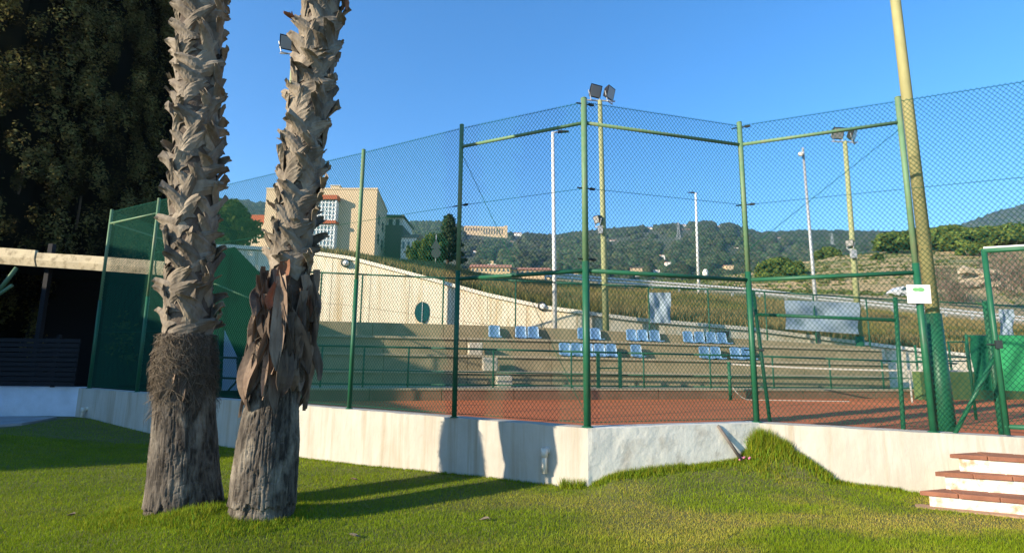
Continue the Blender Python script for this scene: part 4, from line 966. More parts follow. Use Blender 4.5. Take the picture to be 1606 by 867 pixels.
def tree(name, label, cat, base, h, rx, shape, nclump, clr, per, size, mat, seed, group=None, trunk_r=.12, flat=.8, core=True, rz0=0., cols=(.55, 1.35)):
    """shape(t)-> relative radius at height fraction t of the crown"""
    rn = np.random.default_rng(seed); base = Vector(base); t = thing(name, label, cat, base, group)
    g = G(); limbs = 5; top = base+V(0, 0, h*.85)
    n_ = 6; pts = [base+V(rn.normal()*.01*h*k/n_, rn.normal()*.01*h*k/n_, h*.8*k/n_) for k in range(n_+1)]
    for k in range(n_): g.tube(pts[k], pts[k+1], trunk_r*(1-.13*k), trunk_r*(1-.13*(k+1)), 8, False)
    for k in range(limbs):
        a = 2*math.pi*k/limbs+rn.random(); p = pts[1+k % (n_-2)]; tt = .35+.5*rn.random(); rr = rx*shape(tt)*.75; g.tube(p, base+V(math.cos(a)*rr, math.sin(a)*rr, h*(rz0+(1-rz0)*tt)), trunk_r*.4, trunk_r*.12, 6, False)
    g.build('trunk', 'trunk_brown', t)
    cs, rs = [], []
    while len(cs) < nclump:
        tt = rn.random()**.8; a = rn.random()*2*math.pi; q = (.62+.42*rn.random()) if rn.random() < .8 else rn.random()*.6
        rr = rx*shape(tt)*q*(1+.12*math.sin(3*a+seed)+.10*math.sin(5*a+9*tt+seed)); cs.append((base.x+math.cos(a)*rr, base.y+math.sin(a)*rr, base.z+h*(rz0+(1-rz0)*tt))); rs.append(clr*(.6+.8*rn.random()))
    v, f, c = leaves(cs, rs, per, size, seed+1, flat, cols); npmesh('crown', v, f, mat, t, c)
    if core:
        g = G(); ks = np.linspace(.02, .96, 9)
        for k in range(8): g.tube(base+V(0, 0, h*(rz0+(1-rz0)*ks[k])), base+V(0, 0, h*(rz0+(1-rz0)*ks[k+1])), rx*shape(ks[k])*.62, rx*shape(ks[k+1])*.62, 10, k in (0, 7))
        g.build('shade_core', 'dark_core', t)  # solid near-black core, the crown's inner shade put into its colour
    return t
col_shape = lambda t: min(1, .75+.9*t) if t < .3 else 1.02*(1-((t-.3)/.7)**3*.8)
ball = lambda t: math.sqrt(max(.02, 1-(2*t-1)**2))
umb = lambda t: math.sqrt(max(.02, 1-(1.25*t-.25)**2)) if t > .2 else .5+2.4*t*.9
cone = lambda t: max(.05, 1-t*.97)
CYP = [((-20, 355), 18.6, 2.5, 'cypress lit by low sun at the left edge of the picture'), ((88, 355), 20.0, 2.35, 'broad cypress behind the shed with sunlit olive foliage'), ((172, 355), 22.3, 2.15, 'dark shaded cypress behind the shed'), ((236, 355), 24.8, 1.55, 'black narrow cypress just left of the upright palm')]
for k, ((px, py), D, rx, lb) in enumerate(CYP):
    b = aty(px, 560, D); tree('cypress_tree', lb, 'cypress', (b.x, D, -.9), 19., rx, col_shape, 900, .29, 125, .056, 'cypress_leaf', 20+k, 'cypresses behind the shed', .25, 1.9, True, .06, (.1, 2.4))
for k, p_ in enumerate((28.2, 31.)):  # unseen trees added to throw shade over the right-hand cypresses
    b = pq(p_, -14.5); tree('cypress_tree', ['unseen shade cypress added beyond the left edge', 'second unseen shade cypress added beyond the left edge'][k], 'cypress', (b.x, b.y, -.9), 24., 2.0, col_shape, 420, .5, 90, .12, 'cypress_leaf', 27+k, 'cypresses behind the shed', .25, 1.25, True, .06, (.25, 1.6))
b = aty(215, 525, 19); tree('olive_bush', 'small sunlit bush glimpsed through the shed behind the fence', 'bush', (b.x, 19, -.8), 3.4, .9, ball, 60, .3, 60, .07, 'tree_leaf', 31, None, .06)
b = terrain(352, 48); tree('broadleaf_tree', 'round green tree between the palms beside the beige building', 'tree', (aty(354, 380, 48).x, 48, b.z), aty(354, 318, 48).z-b.z, 2.5, umb, 170, .6, 70, .2, 'tree_leaf', 33, None, .2, .8, True, .1)
b = aty(702, 410, 50); tree('conifer_tree', 'dark spiky conifer left of the dark fence post', 'conifer', (b.x, 50, terrain(702, 50).z), aty(699, 338, 50).z-terrain(702, 50).z, 1.9, cone, 190, .34, 60, .15, 'forest_leaf', 36, None, .15, .7, False, .08)
b = aty(676, 400, 46); tree('round_bush', 'round dark green bush beside the dark conifer', 'bush', (b.x, 46, terrain(676, 46).z), aty(676, 376, 46).z-terrain(676, 46).z+.3, 1.25, ball, 90, .35, 60, .12, 'tree_leaf', 38, None, .08)
b = aty(652, 400, 47); tree('round_bush', 'small green bush in front of the pale gabled house', 'bush', (b.x, 47, terrain(652, 47).z), aty(652, 388, 47).z-terrain(652, 47).z+.4, .95, ball, 50, .3, 50, .12, 'tree_leaf', 39, None, .06)
# stone pines and bushes on the terraced hillside
ord_ = ['leftmost', 'second', 'third', 'fourth', 'fifth', 'sixth', 'seventh', 'eighth', 'ninth', 'tenth', 'last']
SPN = [(1398, 392, 368, 27, 132), (1440, 396, 362, 30, 138), (1478, 398, 358, 32, 134), (1512, 404, 362, 30, 128), (1548, 404, 360, 34, 134), (1584, 402, 356, 34, 130), (1625, 402, 354, 36, 132), (1530, 420, 386, 24, 118)]
for k, (px, yb, yt, hw, D) in enumerate(SPN):
    top = aty(px, yt, D); tb = terrain(px, D); r_ = hw*D/FPX
    wd = ord_[k] if k < 7 else 'lowest'
    tree('stone_pine', f'domed green pine on the hilltop, {wd} of the row' + ('' if k in (0, 7) else ' from the left'), 'pine tree', (top.x, D, tb.z-.3), top.z-tb.z+.3, r_, umb, 150, r_*.2, 60, .5, 'pine_leaf', 60+k, 'pines on the terraced hill', .35, .7, True, .22)
for k, (px, yb, yt, hw, D, lb) in enumerate([(1222, 448, 409, 37, 96, 'large domed bush below the mast on the terraced hill'), (1296, 408, 390, 20, 150, 'small distant domed bush between the two masts'), (1262, 440, 425, 12, 100, 'low dark bush right of the large domed bush'), (1310, 436, 424, 9, 112, 'little dark bush on a terrace by the green mast'), (1376, 408, 398, 8, 120, 'tiny dark bush under the pines')]):
    top = aty(px, yt, D); bot = aty(px, yb, D); r_ = hw*D/FPX
    tree('hill_bush', lb, 'bush', (top.x, D, bot.z), top.z-bot.z, r_, umb, 150 if hw > 15 else 50, r_*.2, 70, .32 if hw > 15 else .2, 'pine_leaf' if hw > 15 else 'tree_leaf', 80+k, None, .2, .7, True, .05)

# bare shrubs on the bank at the far right: pale twiggy stems
for k, (px, py, D, hh) in enumerate([(1478, 440, 62, 3.2), (1500, 462, 52, 2.4), (1592, 440, 50, 4.5), (1575, 425, 60, 4.2), (1610, 452, 46, 3.6)]):
    b = aty(px, py+14, D); rn = random.Random(90+k); t = thing('bare_shrub', ['grey brown leafless shrub right of the yellow pole', 'low grey shrub beneath the pale rocks', 'tall leafless shrub at the right edge above the gate', 'thin leafless saplings above the gate frame', 'grey scrub at the right edge beside the gate'][k], 'shrub', b); vv, ff = [], []
    for j in range(900):
        a = rn.uniform(0, 6.28); l = rn.uniform(.3, .9); p = b+V(rn.gauss(0, hh*.28), rn.gauss(0, hh*.28), hh*rn.random()**1.3*.8); q = p+V(math.cos(a)*.35, math.sin(a)*.35, l); wv = V(rn.uniform(-1, 1), rn.uniform(-1, 1), 0).normalized()*.03
        c = len(vv); vv += [p-wv, p+wv, q]; ff.append((c, c+1, c+2))
    cl = np.repeat(np.array([rn.uniform(.6, 1.3) for _ in range(900)]), 3)[:, None]*np.array([.85, .8, 1.2])
    npmesh('twigs', np.array([tuple(p) for p in vv]), ff, 'dry_grass_leaf', t, cl)
    g = G(); 
    for j in range(5): g.tube(b, b+V(rn.gauss(0, .4), rn.gauss(0, .4), hh*.9), .05, .012, 5)
    g.build('stem', 'bark_pale', t)

# dry grass on the bank above the retaining wall
def blades(P_, h, w_, seed, col, lean=.35):
    r = np.random.default_rng(seed); n = len(P_); a = r.random(n)*2*np.pi; wv = np.stack([np.cos(a), np.sin(a), 0*a], 1)*w_*(.6+.8*r.random((n, 1)))
    H = h*(.5+.9*r.random((n, 1))); b = r.random(n)*2*np.pi; ln = np.stack([np.cos(b), np.sin(b), 0*b], 1)*H*lean*r.random((n, 1)); tip = P_+ln+np.array([0, 0, 1])*H
    v = np.stack([P_-wv, P_+wv, tip], 1).reshape(-1, 3); f = np.arange(3*n).reshape(n, 3); c = np.repeat(col, 3, 0); return v, f, c
n = 90000; pxs = RNG.uniform(470, 1640, n); fr_ = RNG.random(n); PP = np.empty((n, 3)); 
gx = np.linspace(470, 1640, 120); W0 = np.array([tuple(tnode(x, 0)) for x in gx]); W1 = np.array([tuple(tnode(x, 1)) for x in gx])
for k in range(3): PP[:, k] = np.interp(pxs, gx, W0[:, k])*(1-fr_)+np.interp(pxs, gx, W1[:, k])*fr_
pat = fbm(PP[:, 0]*.5+40, PP[:, 1]*.5+40, 21); col = np.stack([.72+.6*pat, .72+.55*pat, .7+.3*pat], 1)*RNG.uniform(.6, 1.3, (n, 1)); gr = (fbm(PP[:, 0]*.35+80, PP[:, 1]*.7+80, 25) > .56)[:, None]; col = np.where(gr, col*[.8, .92, .7], col)
v, f, c = blades(PP, (.34-.16*fr_)[:, None], .022, 5, col); kind(npmesh('dry_grass', v, f, 'dry_grass_leaf', None, c), 'stuff')['label'] = 'tall dry tan grass covering the bank above the cream wall'

cs_, rs_ = [], []
while len(cs_) < 5200:
    px = RNG.uniform(1000, 1680); D = RNG.uniform(58, 190); p = near_fn(px, D)
    if fbm(np.array(p.x*.07+9), np.array(p.y*.05+9), 77) < .47: continue
    cs_.append(tuple(p)); rs_.append(RNG.uniform(.15, .6))
v, f, c = leaves(cs_, rs_, 26, .17, 78, .8, (.5, 1.5)); o = kind(npmesh('scrub', v, f, 'dry_grass_leaf', None, c*np.array([.55, .85, .5])), 'stuff'); o['label'] = 'low olive and tan scrub scattered over the terraced hillside'

# ------------------------------------------------------------------ forest on the far hill
ico_v = np.array([(0, 0, 1.), (.89, 0, .45), (.28, .85, .45), (-.72, .53, .45), (-.72, -.53, .45), (.28, -.85, .45), (.72, .53, -.45), (-.28, .85, -.45), (-.89, 0, -.45), (-.28, -.85, -.45), (.72, -.53, -.45)])
ico_f = np.array([(0, 1, 2), (0, 2, 3), (0, 3, 4), (0, 4, 5), (0, 5, 1), (1, 6, 2), (2, 7, 3), (3, 8, 4), (4, 9, 5), (5, 10, 1), (2, 6, 7), (3, 7, 8), (4, 8, 9), (5, 9, 10), (1, 10, 6)])
HS = [(717, 410, 10, 6), (733, 405, 8, 5), (745, 395, 7, 5), (780, 398, 7, 4), (803, 380, 5, 4), (812, 366, 12, 3), (962, 378, 9, 4), (1020, 358, 9, 4), (1046, 382, 6, 4), (1053, 379, 4, 4), (1073, 353, 6, 3), (1083, 361, 10, 4), (1070, 361, 5, 3), (1127, 355, 6, 3), (1142, 387, 12, 3), (1155, 389, 8, 3), (1040, 401, 6, 4), (1049, 412, 7, 4), (1000, 421, 22, 4), (1030, 424, 10, 4), (1022, 433, 10, 5), (1000, 434, 8, 5), (1090, 428, 12, 5), (1145, 417, 12, 4), (960, 436, 8, 4), (1198, 388, 6, 4), (1222, 374, 8, 4), (1236, 388, 20, 2.5), (1158, 365, 6, 4), (850, 413, 7, 5), (840, 420, 6, 5), (905, 430, 8, 5), (890, 428, 6, 4)]
def forest(cols, dlo, dhi, n, fn, seed, size, lab, thin):
    r = np.random.default_rng(seed); C = []; S = []
    while len(C) < n:
        px = r.uniform(*cols); D = math.sqrt(r.uniform(dlo**2, dhi**2)); p = fn(px, D)
        if fbm(np.array(p.x*.012+300), np.array(p.y*.006+300), seed+3) < thin*(1.25-.35*(D-dlo)/(dhi-dlo)): continue
        ix_, iy_ = proj(p)
        if any(abs(ix_-a) < w_/2+4 and b-3 < iy_ < b+15 for a, b, w_, h_ in HS) or (727 < ix_ < 800 and 355 < iy_ < 382): continue
        C.append(tuple(p)); S.append(size*(.55+.9*r.random())*(.75+.35*(D-dlo)/(dhi-dlo)))
    C = np.array(C); S = np.array(S)[:, None, None]; m = len(ico_v)
    J = ico_v[None]*(1+r.normal(size=(n, m, 1))*.22)*[1, 1, .9]; v = (C[:, None]+J*S+np.array([0, 0, .35])*S).reshape(-1, 3)
    f = (ico_f[None]+(np.arange(n)*m)[:, None, None]).reshape(-1, 3); cb = r.uniform(.55, 1.5, (n, 1))*np.stack([r.uniform(.8, 1.35, n), np.ones(n), r.uniform(.8, 1.1, n)], 1); c = np.repeat(cb, m, 0)
    o = kind(npmesh('forest', v, f, 'forest_leaf', None, c), 'stuff'); o['label'] = lab; return o
forest((240, 1700), 480, 1500, 42000, far_fn, 41, 7., 'dense dark green forest covering the distant hillside', .30)
forest((1380, 1720), 1640, 1995, 6000, hill2, 43, 8., 'hazy blue green forest on the farthest hill at the right', .30)

# ================================================================== BUILDINGS
def wbox(g, x0, x1, y0, y1, z0, z1): return g.box(((x0+x1)/2, (y0+y1)/2, (z0+z1)/2), (x1-x0, y1-y0, z1-z0))
DB_ = 56.
def bx(px): return aty(px, 360, DB_).x
def bz(py, px=500): return aty(px, py, DB_).z
zb = bz(404)-1.5; zt = bz(298); x0, x1 = bx(413), bx(590)
bd = thing('beige_building', 'beige brick building with a white framed glazed bay and flat roof', 'building', ((x0+x1)/2, DB_+4, zb))
rk = R(4)
x2 = aty(606, 360, DB_+9).x
g = G(); g.prism([(x0, DB_), (x1, DB_-.35), (x2, DB_+9), (x0+.5, DB_+9)], zb-2, zt); g.build('wall', 'brick_tan', bd)
g = G(); g.prism([(x0-.05, DB_-.06), (x1+.05, DB_-.41), (x2+.08, DB_+9.05), (x0+.45, DB_+9.05)], zt+.003, zt+.18); g.build('roof_coping', 'brick_pale', bd)
g = G(); wbox(g, bx(378), bx(412.5), DB_+.6, DB_+8, zb-2, bz(350)); g.build('side_wing', 'brick_pale', bd)
g = G(); wbox(g, bx(379), bx(412.5), DB_+.55, DB_+8, bz(350)+.003, bz(336)); g.build('wing_roof', 'roof_red', bd)
g = G(); wbox(g, bx(411), bx(421), DB_+.5, DB_+.62, bz(377), bz(363)); w_ = g.build('window', 'glass', bd)
g = G(); wbox(g, bx(410.5), bx(421.5), DB_+.35, DB_+.55, bz(363)+.01, bz(360.5)); g.build('lintel', 'roof_red', w_)
# glazed bay
bx0, bx1 = bx(486), bx(530); by = DB_-1.0
g = G(); wbox(g, bx0, bx1, by, DB_+.1, zb-1, bz(311)); g.build('bay', 'glass_light', bd)
for ya, yb_ in ((311, 317.5), (350, 354.5)):
    g = G(); wbox(g, bx0-.15, bx1+.15, by-.3, DB_, bz(yb_), bz(ya)); g.build('bay_canopy', 'roof_red', bd)
for k in range(9):
    px = 486+44*k/8; g = G(); wbox(g, bx(px)-.055, bx(px)+.055, by-.08, by+.02, zb, bz(318)); g.build('mullion', 'window_frame', bd)
for y in (322, 329, 335, 341, 348, 357, 364, 372, 380, 388):
    g = G(); wbox(g, bx0, bx1, by-.06, by+.03, bz(y)-.05, bz(y)+.05); g.build('transom', 'window_frame', bd)
g = G(); wbox(g, bx1-.12, bx1+.04, by-.1, DB_, zb, bz(318)); g.build('bay_cheek', 'window_frame', bd)
g = G(); wbox(g, bx(508), bx(523), DB_+1.2, DB_+2.6, zt+.1, bz(286)); g.build('chimney', 'brick_pale', bd); g = G(); wbox(g, bx(507), bx(524), DB_+1.1, DB_+2.7, bz(286)+.002, bz(285)); g.build('chimney_cap', 'house_white', bd)
for a, b in ((523, 549), (553, 582)):
    g = G(); m_ = (a+b)/2; zz = zt+.15; g.add([(bx(a), DB_+1.5, zz), (bx(b), DB_+1.5, zz), (bx(m_), DB_+1.5, bz(291)), (bx(a), DB_+4, zz), (bx(b), DB_+4, zz), (bx(m_), DB_+4, bz(291))], [(0, 1, 2), (5, 4, 3), (0, 2, 5, 3), (1, 4, 5, 2), (0, 3, 4, 1)]); g.build('skylight', 'window_frame', bd)
for k, (ya, yb_) in enumerate(((330, 345), (360, 376))):
    for f_ in (.25, .6):
        q = V(lerp(x1, x2, f_)+.02, lerp(DB_-.35, DB_+9, f_), 0); g = G(); g.box((q.x, q.y, (bz(ya)+bz(yb_))/2), (.06, 1.1, bz(ya)-bz(yb_)), math.atan2(-(x2-x1), 9.35)); g.build('side_window', 'glass', bd)
# block behind
t = thing('annex_block', 'dark flat roofed block right of the beige building', 'building', aty(612, 404, 64))
D2_ = 64.; X = lambda px: aty(px, 370, D2_).x; Zz = lambda py: aty(610, py, D2_).z
M('dark_block', (.12, .11, .10), (.09, .085, .08), 3, .9)
g = G(); wbox(g, X(600), X(631), D2_, D2_+8, Zz(410)-2, Zz(353)); g.build('wall', 'dark_block', t)
g = G(); wbox(g, X(600), X(629), D2_+1, D2_+7, Zz(353)+.01, Zz(338)); g.build('roof_room', 'house_white', t)
g = G(); wbox(g, X(598), X(631), D2_+.5, D2_+7.5, Zz(338)+.01, Zz(335)); g.build('roof_slab', 'dark_block', t)
for px in (606, 617): g = G(); wbox(g, X(px), X(px+6), D2_+.9, D2_+.99, Zz(350), Zz(341)); g.build('window', 'glass', t)
def house(name, label, px0, px1, yb, ye, yr, D, wall, roof, dep=6., group=None, side=True, cat='house', windows=0, zb=None):
    a, b = aty(px0, yb, D), aty(px1, yb, D); ze, zr = aty(px0, ye, D).z, aty(px0, yr, D).z; z0 = (a.z if zb is None else zb)-(1. if D < 300 else 9.)
    t = thing(name, label, cat, ((a.x+b.x)/2, D, z0), group); g = G(); wbox(g, a.x, b.x, D, D+dep, z0, ze); g.build('wall', wall, t)
    o = (b.x-a.x)*.04; g = G()
    if side: g.add([(a.x-o, D-o, ze), (b.x+o, D-o, ze), (b.x+o, D+dep+o, ze), (a.x-o, D+dep+o, ze), (a.x-o, D+dep/2, zr), (b.x+o, D+dep/2, zr)], [(0, 1, 5, 4), (2, 3, 4, 5), (1, 2, 5), (3, 0, 4), (3, 2, 1, 0)])
    else: m_ = (a.x+b.x)/2; g.add([(a.x-o, D-o, ze), (b.x+o, D-o, ze), (b.x+o, D+dep, ze), (a.x-o, D+dep, ze), (m_, D-o, zr), (m_, D+dep, zr)], [(0, 1, 4), (1, 2, 5, 4), (3, 0, 4, 5), (2, 3, 5), (3, 2, 1, 0)])
    g.build('roof', roof, t)
    for k in range(windows):
        xa = lerp(a.x, b.x, (k+.3)/windows); xb = lerp(a.x, b.x, (k+.7)/windows); g = G(); wbox(g, xa, xb, D-.04, D+.02, lerp(a.z, ze, .45), lerp(a.z, ze, .8)); g.build('window', 'glass', t)
    return t
house('gabled_house', 'cream house with a brown tiled gable roof behind the bank', 628, 652, 404, 373, 357, 60, 'house_white', 'tile_brown', 7, windows=3)
house('gabled_house', 'narrow shaded house end right of the cream gabled house', 651, 664, 404, 378, 366, 63, 'dark_block', 'tile_brown', 7, windows=1)
# ochre convent with tiled roofs in the valley
M('tile_red', (.42, .20, .12), (.34, .16, .10), .8, .85)
house('convent', 'long ochre building with a red tiled roof below the hill', 738, 800, 430, 419, 409, 150, 'house_ochre', 'tile_red', 12, windows=9, cat='building')
house('tiled_house', 'lower ochre house with a red tiled roof next to the long building', 800, 862, 432, 423, 414, 152, 'house_ochre', 'tile_red', 12, windows=8)
D3_ = 153.; t = thing('bell_tower', 'small pale tower rising behind the red tiled roof', 'tower', aty(769, 412, D3_))
X = lambda px: aty(px, 400, D3_).x; Zz = lambda py: aty(769, py, D3_).z
g = G(); wbox(g, X(764), X(775), D3_+12.5, D3_+14, Zz(416), Zz(404)); g.build('tower_base', 'house_ochre', t); g = G(); wbox(g, X(767), X(771.5), D3_+12.6, D3_+13.6, Zz(404)+.02, Zz(397)); g.build('belfry', 'house_ochre', t)
g = G(); wbox(g, X(762), X(777), D3_+12.3, D3_+14.2, Zz(404), Zz(403)); g.build('cornice', 'house_white', t)
D4 = terrain_row(765, 372, 900, 1499)
t = thing('hilltop_college', 'long ochre hilltop building with rows of windows on the skyline', 'building', aty(766, 369, D4))
X = lambda px: aty(px, 362, D4).x; Zz = lambda py: aty(766, py, D4).z
for a, b, y0, y1 in ((729, 757, 368, 357.5), (757, 795, 373, 358), (791, 796, 375, 357)):
    g = G(); wbox(g, X(a), X(b), D4-20+(b == 796)*-4, D4+15, Zz(y0)-25, Zz(y1)); wv = g.build('wall', 'house_ochre', t)
    for k in range(int((b-a)/4)):
        px = a+2+4*k; g = G(); wbox(g, X(px), X(px+1.5), D4-20.6, D4-19.9, Zz(y0-3), Zz(y1+3)); g.build('window', 'dark_block', wv)
# small houses on the hillside
hd = ['tiny white house', 'tiny ochre house']
HS = sorted(HS)
num = ['first', 'second', 'third', 'fourth', 'fifth', 'sixth', 'seventh', 'eighth', 'ninth', 'tenth', 'eleventh', 'twelfth', 'thirteenth', 'fourteenth', 'fifteenth', 'sixteenth', 'seventeenth', 'eighteenth', 'nineteenth', 'twentieth']
cnt = {0: 0, 1: 0}
for k, (px, py, w_, h_) in enumerate(HS):
    D = terrain_row(px, py, 420, 1490); kk = 0 if (k*7) % 3 else 1; i = cnt[kk]; cnt[kk] += 1; o_ = num[i] if i < 20 else 'last'
    lb = f'{hd[kk]} on the wooded hillside, {o_} {"white" if kk == 0 else "ochre"} one from the left'
    if i >= 20: lb = f'tiny white house on the wooded hillside, {["twenty first", "twenty second", "twenty third", "twenty fourth"][min(3, i-20)]} white one from the left'
    house('hillside_house', lb, px-w_/2, px+w_/2, py+h_/2, py-h_/2+1, py-h_/2-.8, D-14, 'house_white' if kk == 0 else 'house_ochre', 'tile_red', 12., 'houses scattered on the far hillside')
c = aty(1106, 424, 480); g = G(); rr = 4.2*480/FPX
vv = []; 
for i in range(7):
    for j in range(16): a = math.pi/2*i/6; b_ = 2*math.pi*j/16; vv.append((c.x+rr*math.cos(a)*math.cos(b_), c.y+rr*math.cos(a)*math.sin(b_), c.z-1.5+rr*1.2*math.sin(a)))
g.add(vv, [(i*16+j, i*16+(j+1) % 16, (i+1)*16+(j+1) % 16, (i+1)*16+j) for i in range(6) for j in range(16)]); g.tube(c-V(0, 0, 6), c-V(0, 0, 1.5), rr, rr, 16); tag(g.build('white_dome', 'house_white', None, True), 'white domed tank at the foot of the hill by the lamp post', 'tank')
# pylons
for px, yt, yb, lb in ((1064, 349, 376, 'lattice pylon on the wooded hill left of the lamp post'), (1305, 366, 390, 'lattice pylon on the far hill beside the green mast')):
    D = 900.; b = aty(px, yb, D); tp = aty(px, yt, D); h_ = tp.z-b.z; t = thing('pylon', lb, 'pylon', b); g = G(); wd = h_*.10
    for sx in (-1, 1):
        for sy in (-1, 1): g.tube(b+V(sx*wd, sy*wd, 0), tp+V(sx*wd*.12, sy*wd*.12, 0), .35, .25, 4)
    g.build('leg', 'galv', t); g = G()
    for k in range(6):
        z0, z1 = h_*k/6, h_*(k+1)/6; w0, w1 = lerp(wd, wd*.12, k/6), lerp(wd, wd*.12, (k+1)/6); g.tube(b+V(-w0, -w0, z0), b+V(w1, -w1, z1), .2, .2, 4); g.tube(b+V(w0, -w0, z0), b+V(-w1, -w1, z1), .2, .2, 4)
    g.build('bracing', 'galv', t); g = G()
    for z in (.72, .84, .95): g.tube(b+V(-h_*.13, 0, h_*z), b+V(h_*.13, 0, h_*z), .3, .3, 4)
    g.build('crossarm', 'galv', t)

# ------------------------------------------------------------------ roadside
gr_ = thing('guardrail', 'long pale metal guardrail along the road above the bank', 'guardrail', terrain(1180, 33.2))
GX = segs(856, 1700, 40)
def gp_(px): p = tnode(px, 1); return p+V(0, .15, 0)
for y0, y1 in ((.30, .46), (.52, .66)):
    g = G()
    for a, b in zip(GX[:-1], GX[1:]):
        p, q = gp_(a), gp_(b); g.add([p+V(0, 0, y0), q+V(0, 0, y0), q+V(0, -.05, (y0+y1)/2), p+V(0, -.05, (y0+y1)/2), p+V(0, 0, y1), q+V(0, 0, y1)], [(0, 1, 2, 3), (3, 2, 5, 4)])
    g.build('beam', 'guard', gr_)
for px in GX[::2]: p = gp_(px); g = G(); g.box(p+V(0, .08, .3), (.12, .1, .75)); g.build('guardrail_post', 'galv', gr_)
t = thing('road_signs', 'triangular and round road signs seen from behind on one pole', 'road sign', terrain(684, 40)); b = terrain(684, 40)
g = G(); tp = aty(684.5, 368, 40); g.tube((tp.x, 40, b.z-.3), (tp.x, 40, tp.z), .04, .04, 8); g.build('pole', 'galv', t, True)
q = aty(684, 383, 40); g = G(); s_ = .40; g.add([q+V(-s_, -.05, -.35), q+V(s_, -.05, -.35), q+V(0, -.05, .42), q+V(-s_, -.02, -.35), q+V(s_, -.02, -.35), q+V(0, -.02, .42)], [(0, 1, 2), (5, 4, 3), (0, 3, 4, 1), (1, 4, 5, 2), (2, 5, 3, 0)]); g.build('triangular_plate', 'sign_back', t)
q = aty(684, 397, 40); g = G(); g.tube(q+V(0, -.05, 0), q+V(0, -.02, 0), .38, .38, 20); g.build('round_plate', 'sign_back', t)
# white car on the road
p = aty(1424, 469, 60); c0 = thing('parked_car', 'white car on the road partly hidden by the notice', 'car', p); B = p
def prof(pts, hw, mat, nm, par):
    g = G(); n_ = len(pts); g.add([B+V(x, -hw, z) for x, z in pts]+[B+V(x, hw, z) for x, z in pts], [tuple(range(n_)), tuple(range(2*n_-1, n_-1, -1))]+[(k, n_+k, n_+(k+1) % n_, (k+1) % n_) for k in range(n_)]); return g.build(nm, mat, par, bevel=.05)
bo = prof([(-1.9, .25), (1.9, .25), (1.95, .65), (1.1, .85), (.5, 1.35), (-1.0, 1.4), (-1.75, .95), (-1.95, .8)], .82, 'car_white', 'body', c0)
prof([(-1.45, .92), (.95, .88), (.45, 1.28), (-.95, 1.32)], .835, 'glass', 'window', c0)
for x in (-1.2, 1.2):
    for y in (-.72, .72): g = G(); g.tube(B+V(x, y-.12, .3), B+V(x, y+.12, .3), .31, .31, 16); wh = g.build('wheel', 'tyre', c0, True); g = G(); g.tube(B+V(x, y-.13, .3), B+V(x, y+.13, .3), .18, .18, 12); g.build('rim', 'galv', wh)
for y in (-.55, .55): g = G(); g.box(B+V(-1.93, y, .68), (.06, .3, .14)); g.build('headlight', 'lens', c0)
# pale rock outcrop
rn = random.Random(5); t = thing('rock_outcrop', 'pale broken rock bank behind the gate post', 'rocks', aty(1545, 452, 58))
for k in range(46):
    px = rn.uniform(1512, 1578); py = rn.uniform(424, 450)+max(0, (px-1560)*.3); c = aty(px, py, 58+rn.uniform(-1, 1)); s_ = rn.uniform(.35, .85); g = G()
    vv = ico_v*np.array([s_*rn.uniform(.8, 1.4), s_, s_*rn.uniform(.5, .9)]); vv = vv*(1+np.random.default_rng(k).normal(size=(11, 1))*.16); g.add([tuple(q+np.array(c)) for q in vv], [tuple(q) for q in ico_f]+[(10, 9, 8, 7, 6)]); g.build('rock', 'rock', t)

# ================================================================== GRASS
n = 700000
Dg = 4.0+5.2*RNG.random(n)**1.25; ug = RNG.uniform(-1.2, 1.3, n); gx_, gy_ = ug*Dg, Dg
keep = ~behind(gx_, gy_, .085)
keep &= ~((gx_ < -9.2) & (gy_ > 8.6))
for cx_, cy_, rr in ((aty(289, 800, 5.28).x, 5.28, .29), (aty(411, 800, 5.0).x, 5.0, .23)): keep &= (gx_-cx_)**2+(gy_-cy_)**2 > rr**2
fA = V(pA[2].x, pA[2].y); ds = (gx_-fA.x)*SN.x+(gy_-fA.y)*SN.y; ts = (gx_-fA.x)*SD.x+(gy_-fA.y)*SD.y
keep &= ~((ds < .06) & ((gx_-fA.x)*LDR.y-(gy_-fA.y)*LDR.x > -.04))
xa, ya = RNG.uniform(-9.6, -3.5, 70000), RNG.uniform(7.4, 11.3, 70000); ka = ~behind(xa, ya, .085) & ~((xa < -9.2) & (ya > 8.6))
gx_, gy_ = np.concatenate([gx_[keep], xa[ka]]), np.concatenate([gy_[keep], ya[ka]]); n = len(gx_)
GPs = np.stack([gx_, gy_, lawn_z(gx_, gy_)-.004], 1)
pat = fbm(gx_*1.1+60, gy_*2.2+60, 31); dry = np.clip((fbm(gx_*.8+160, gy_*1.6+160, 35)-.50)/.2, 0, 1)*np.clip((gx_+1.5)/4, .1, 1)
col = np.stack([.70+.5*pat+1.0*dry, .76+.42*pat+.30*dry, .7+.3*pat+2.6*dry], 1)*RNG.uniform(.62, 1.25, (n, 1))*(.82+.36*fbm(gx_*5+11, gy_*7+11, 51))[:, None]
dead = RNG.random(n) < .05; col[dead] = col[dead]*[1.6, 1.05, 2.0]
hgt = (.022+.014*pat)[:, None]*(1-.35*dry[:, None])
v, f, c = blades(GPs, hgt, .0024, 7, col, .9); o = kind(npmesh('grass', v, f, 'grass_leaf', None, c), 'stuff'); o['label'] = 'short mown green lawn grass in front of the white wall'
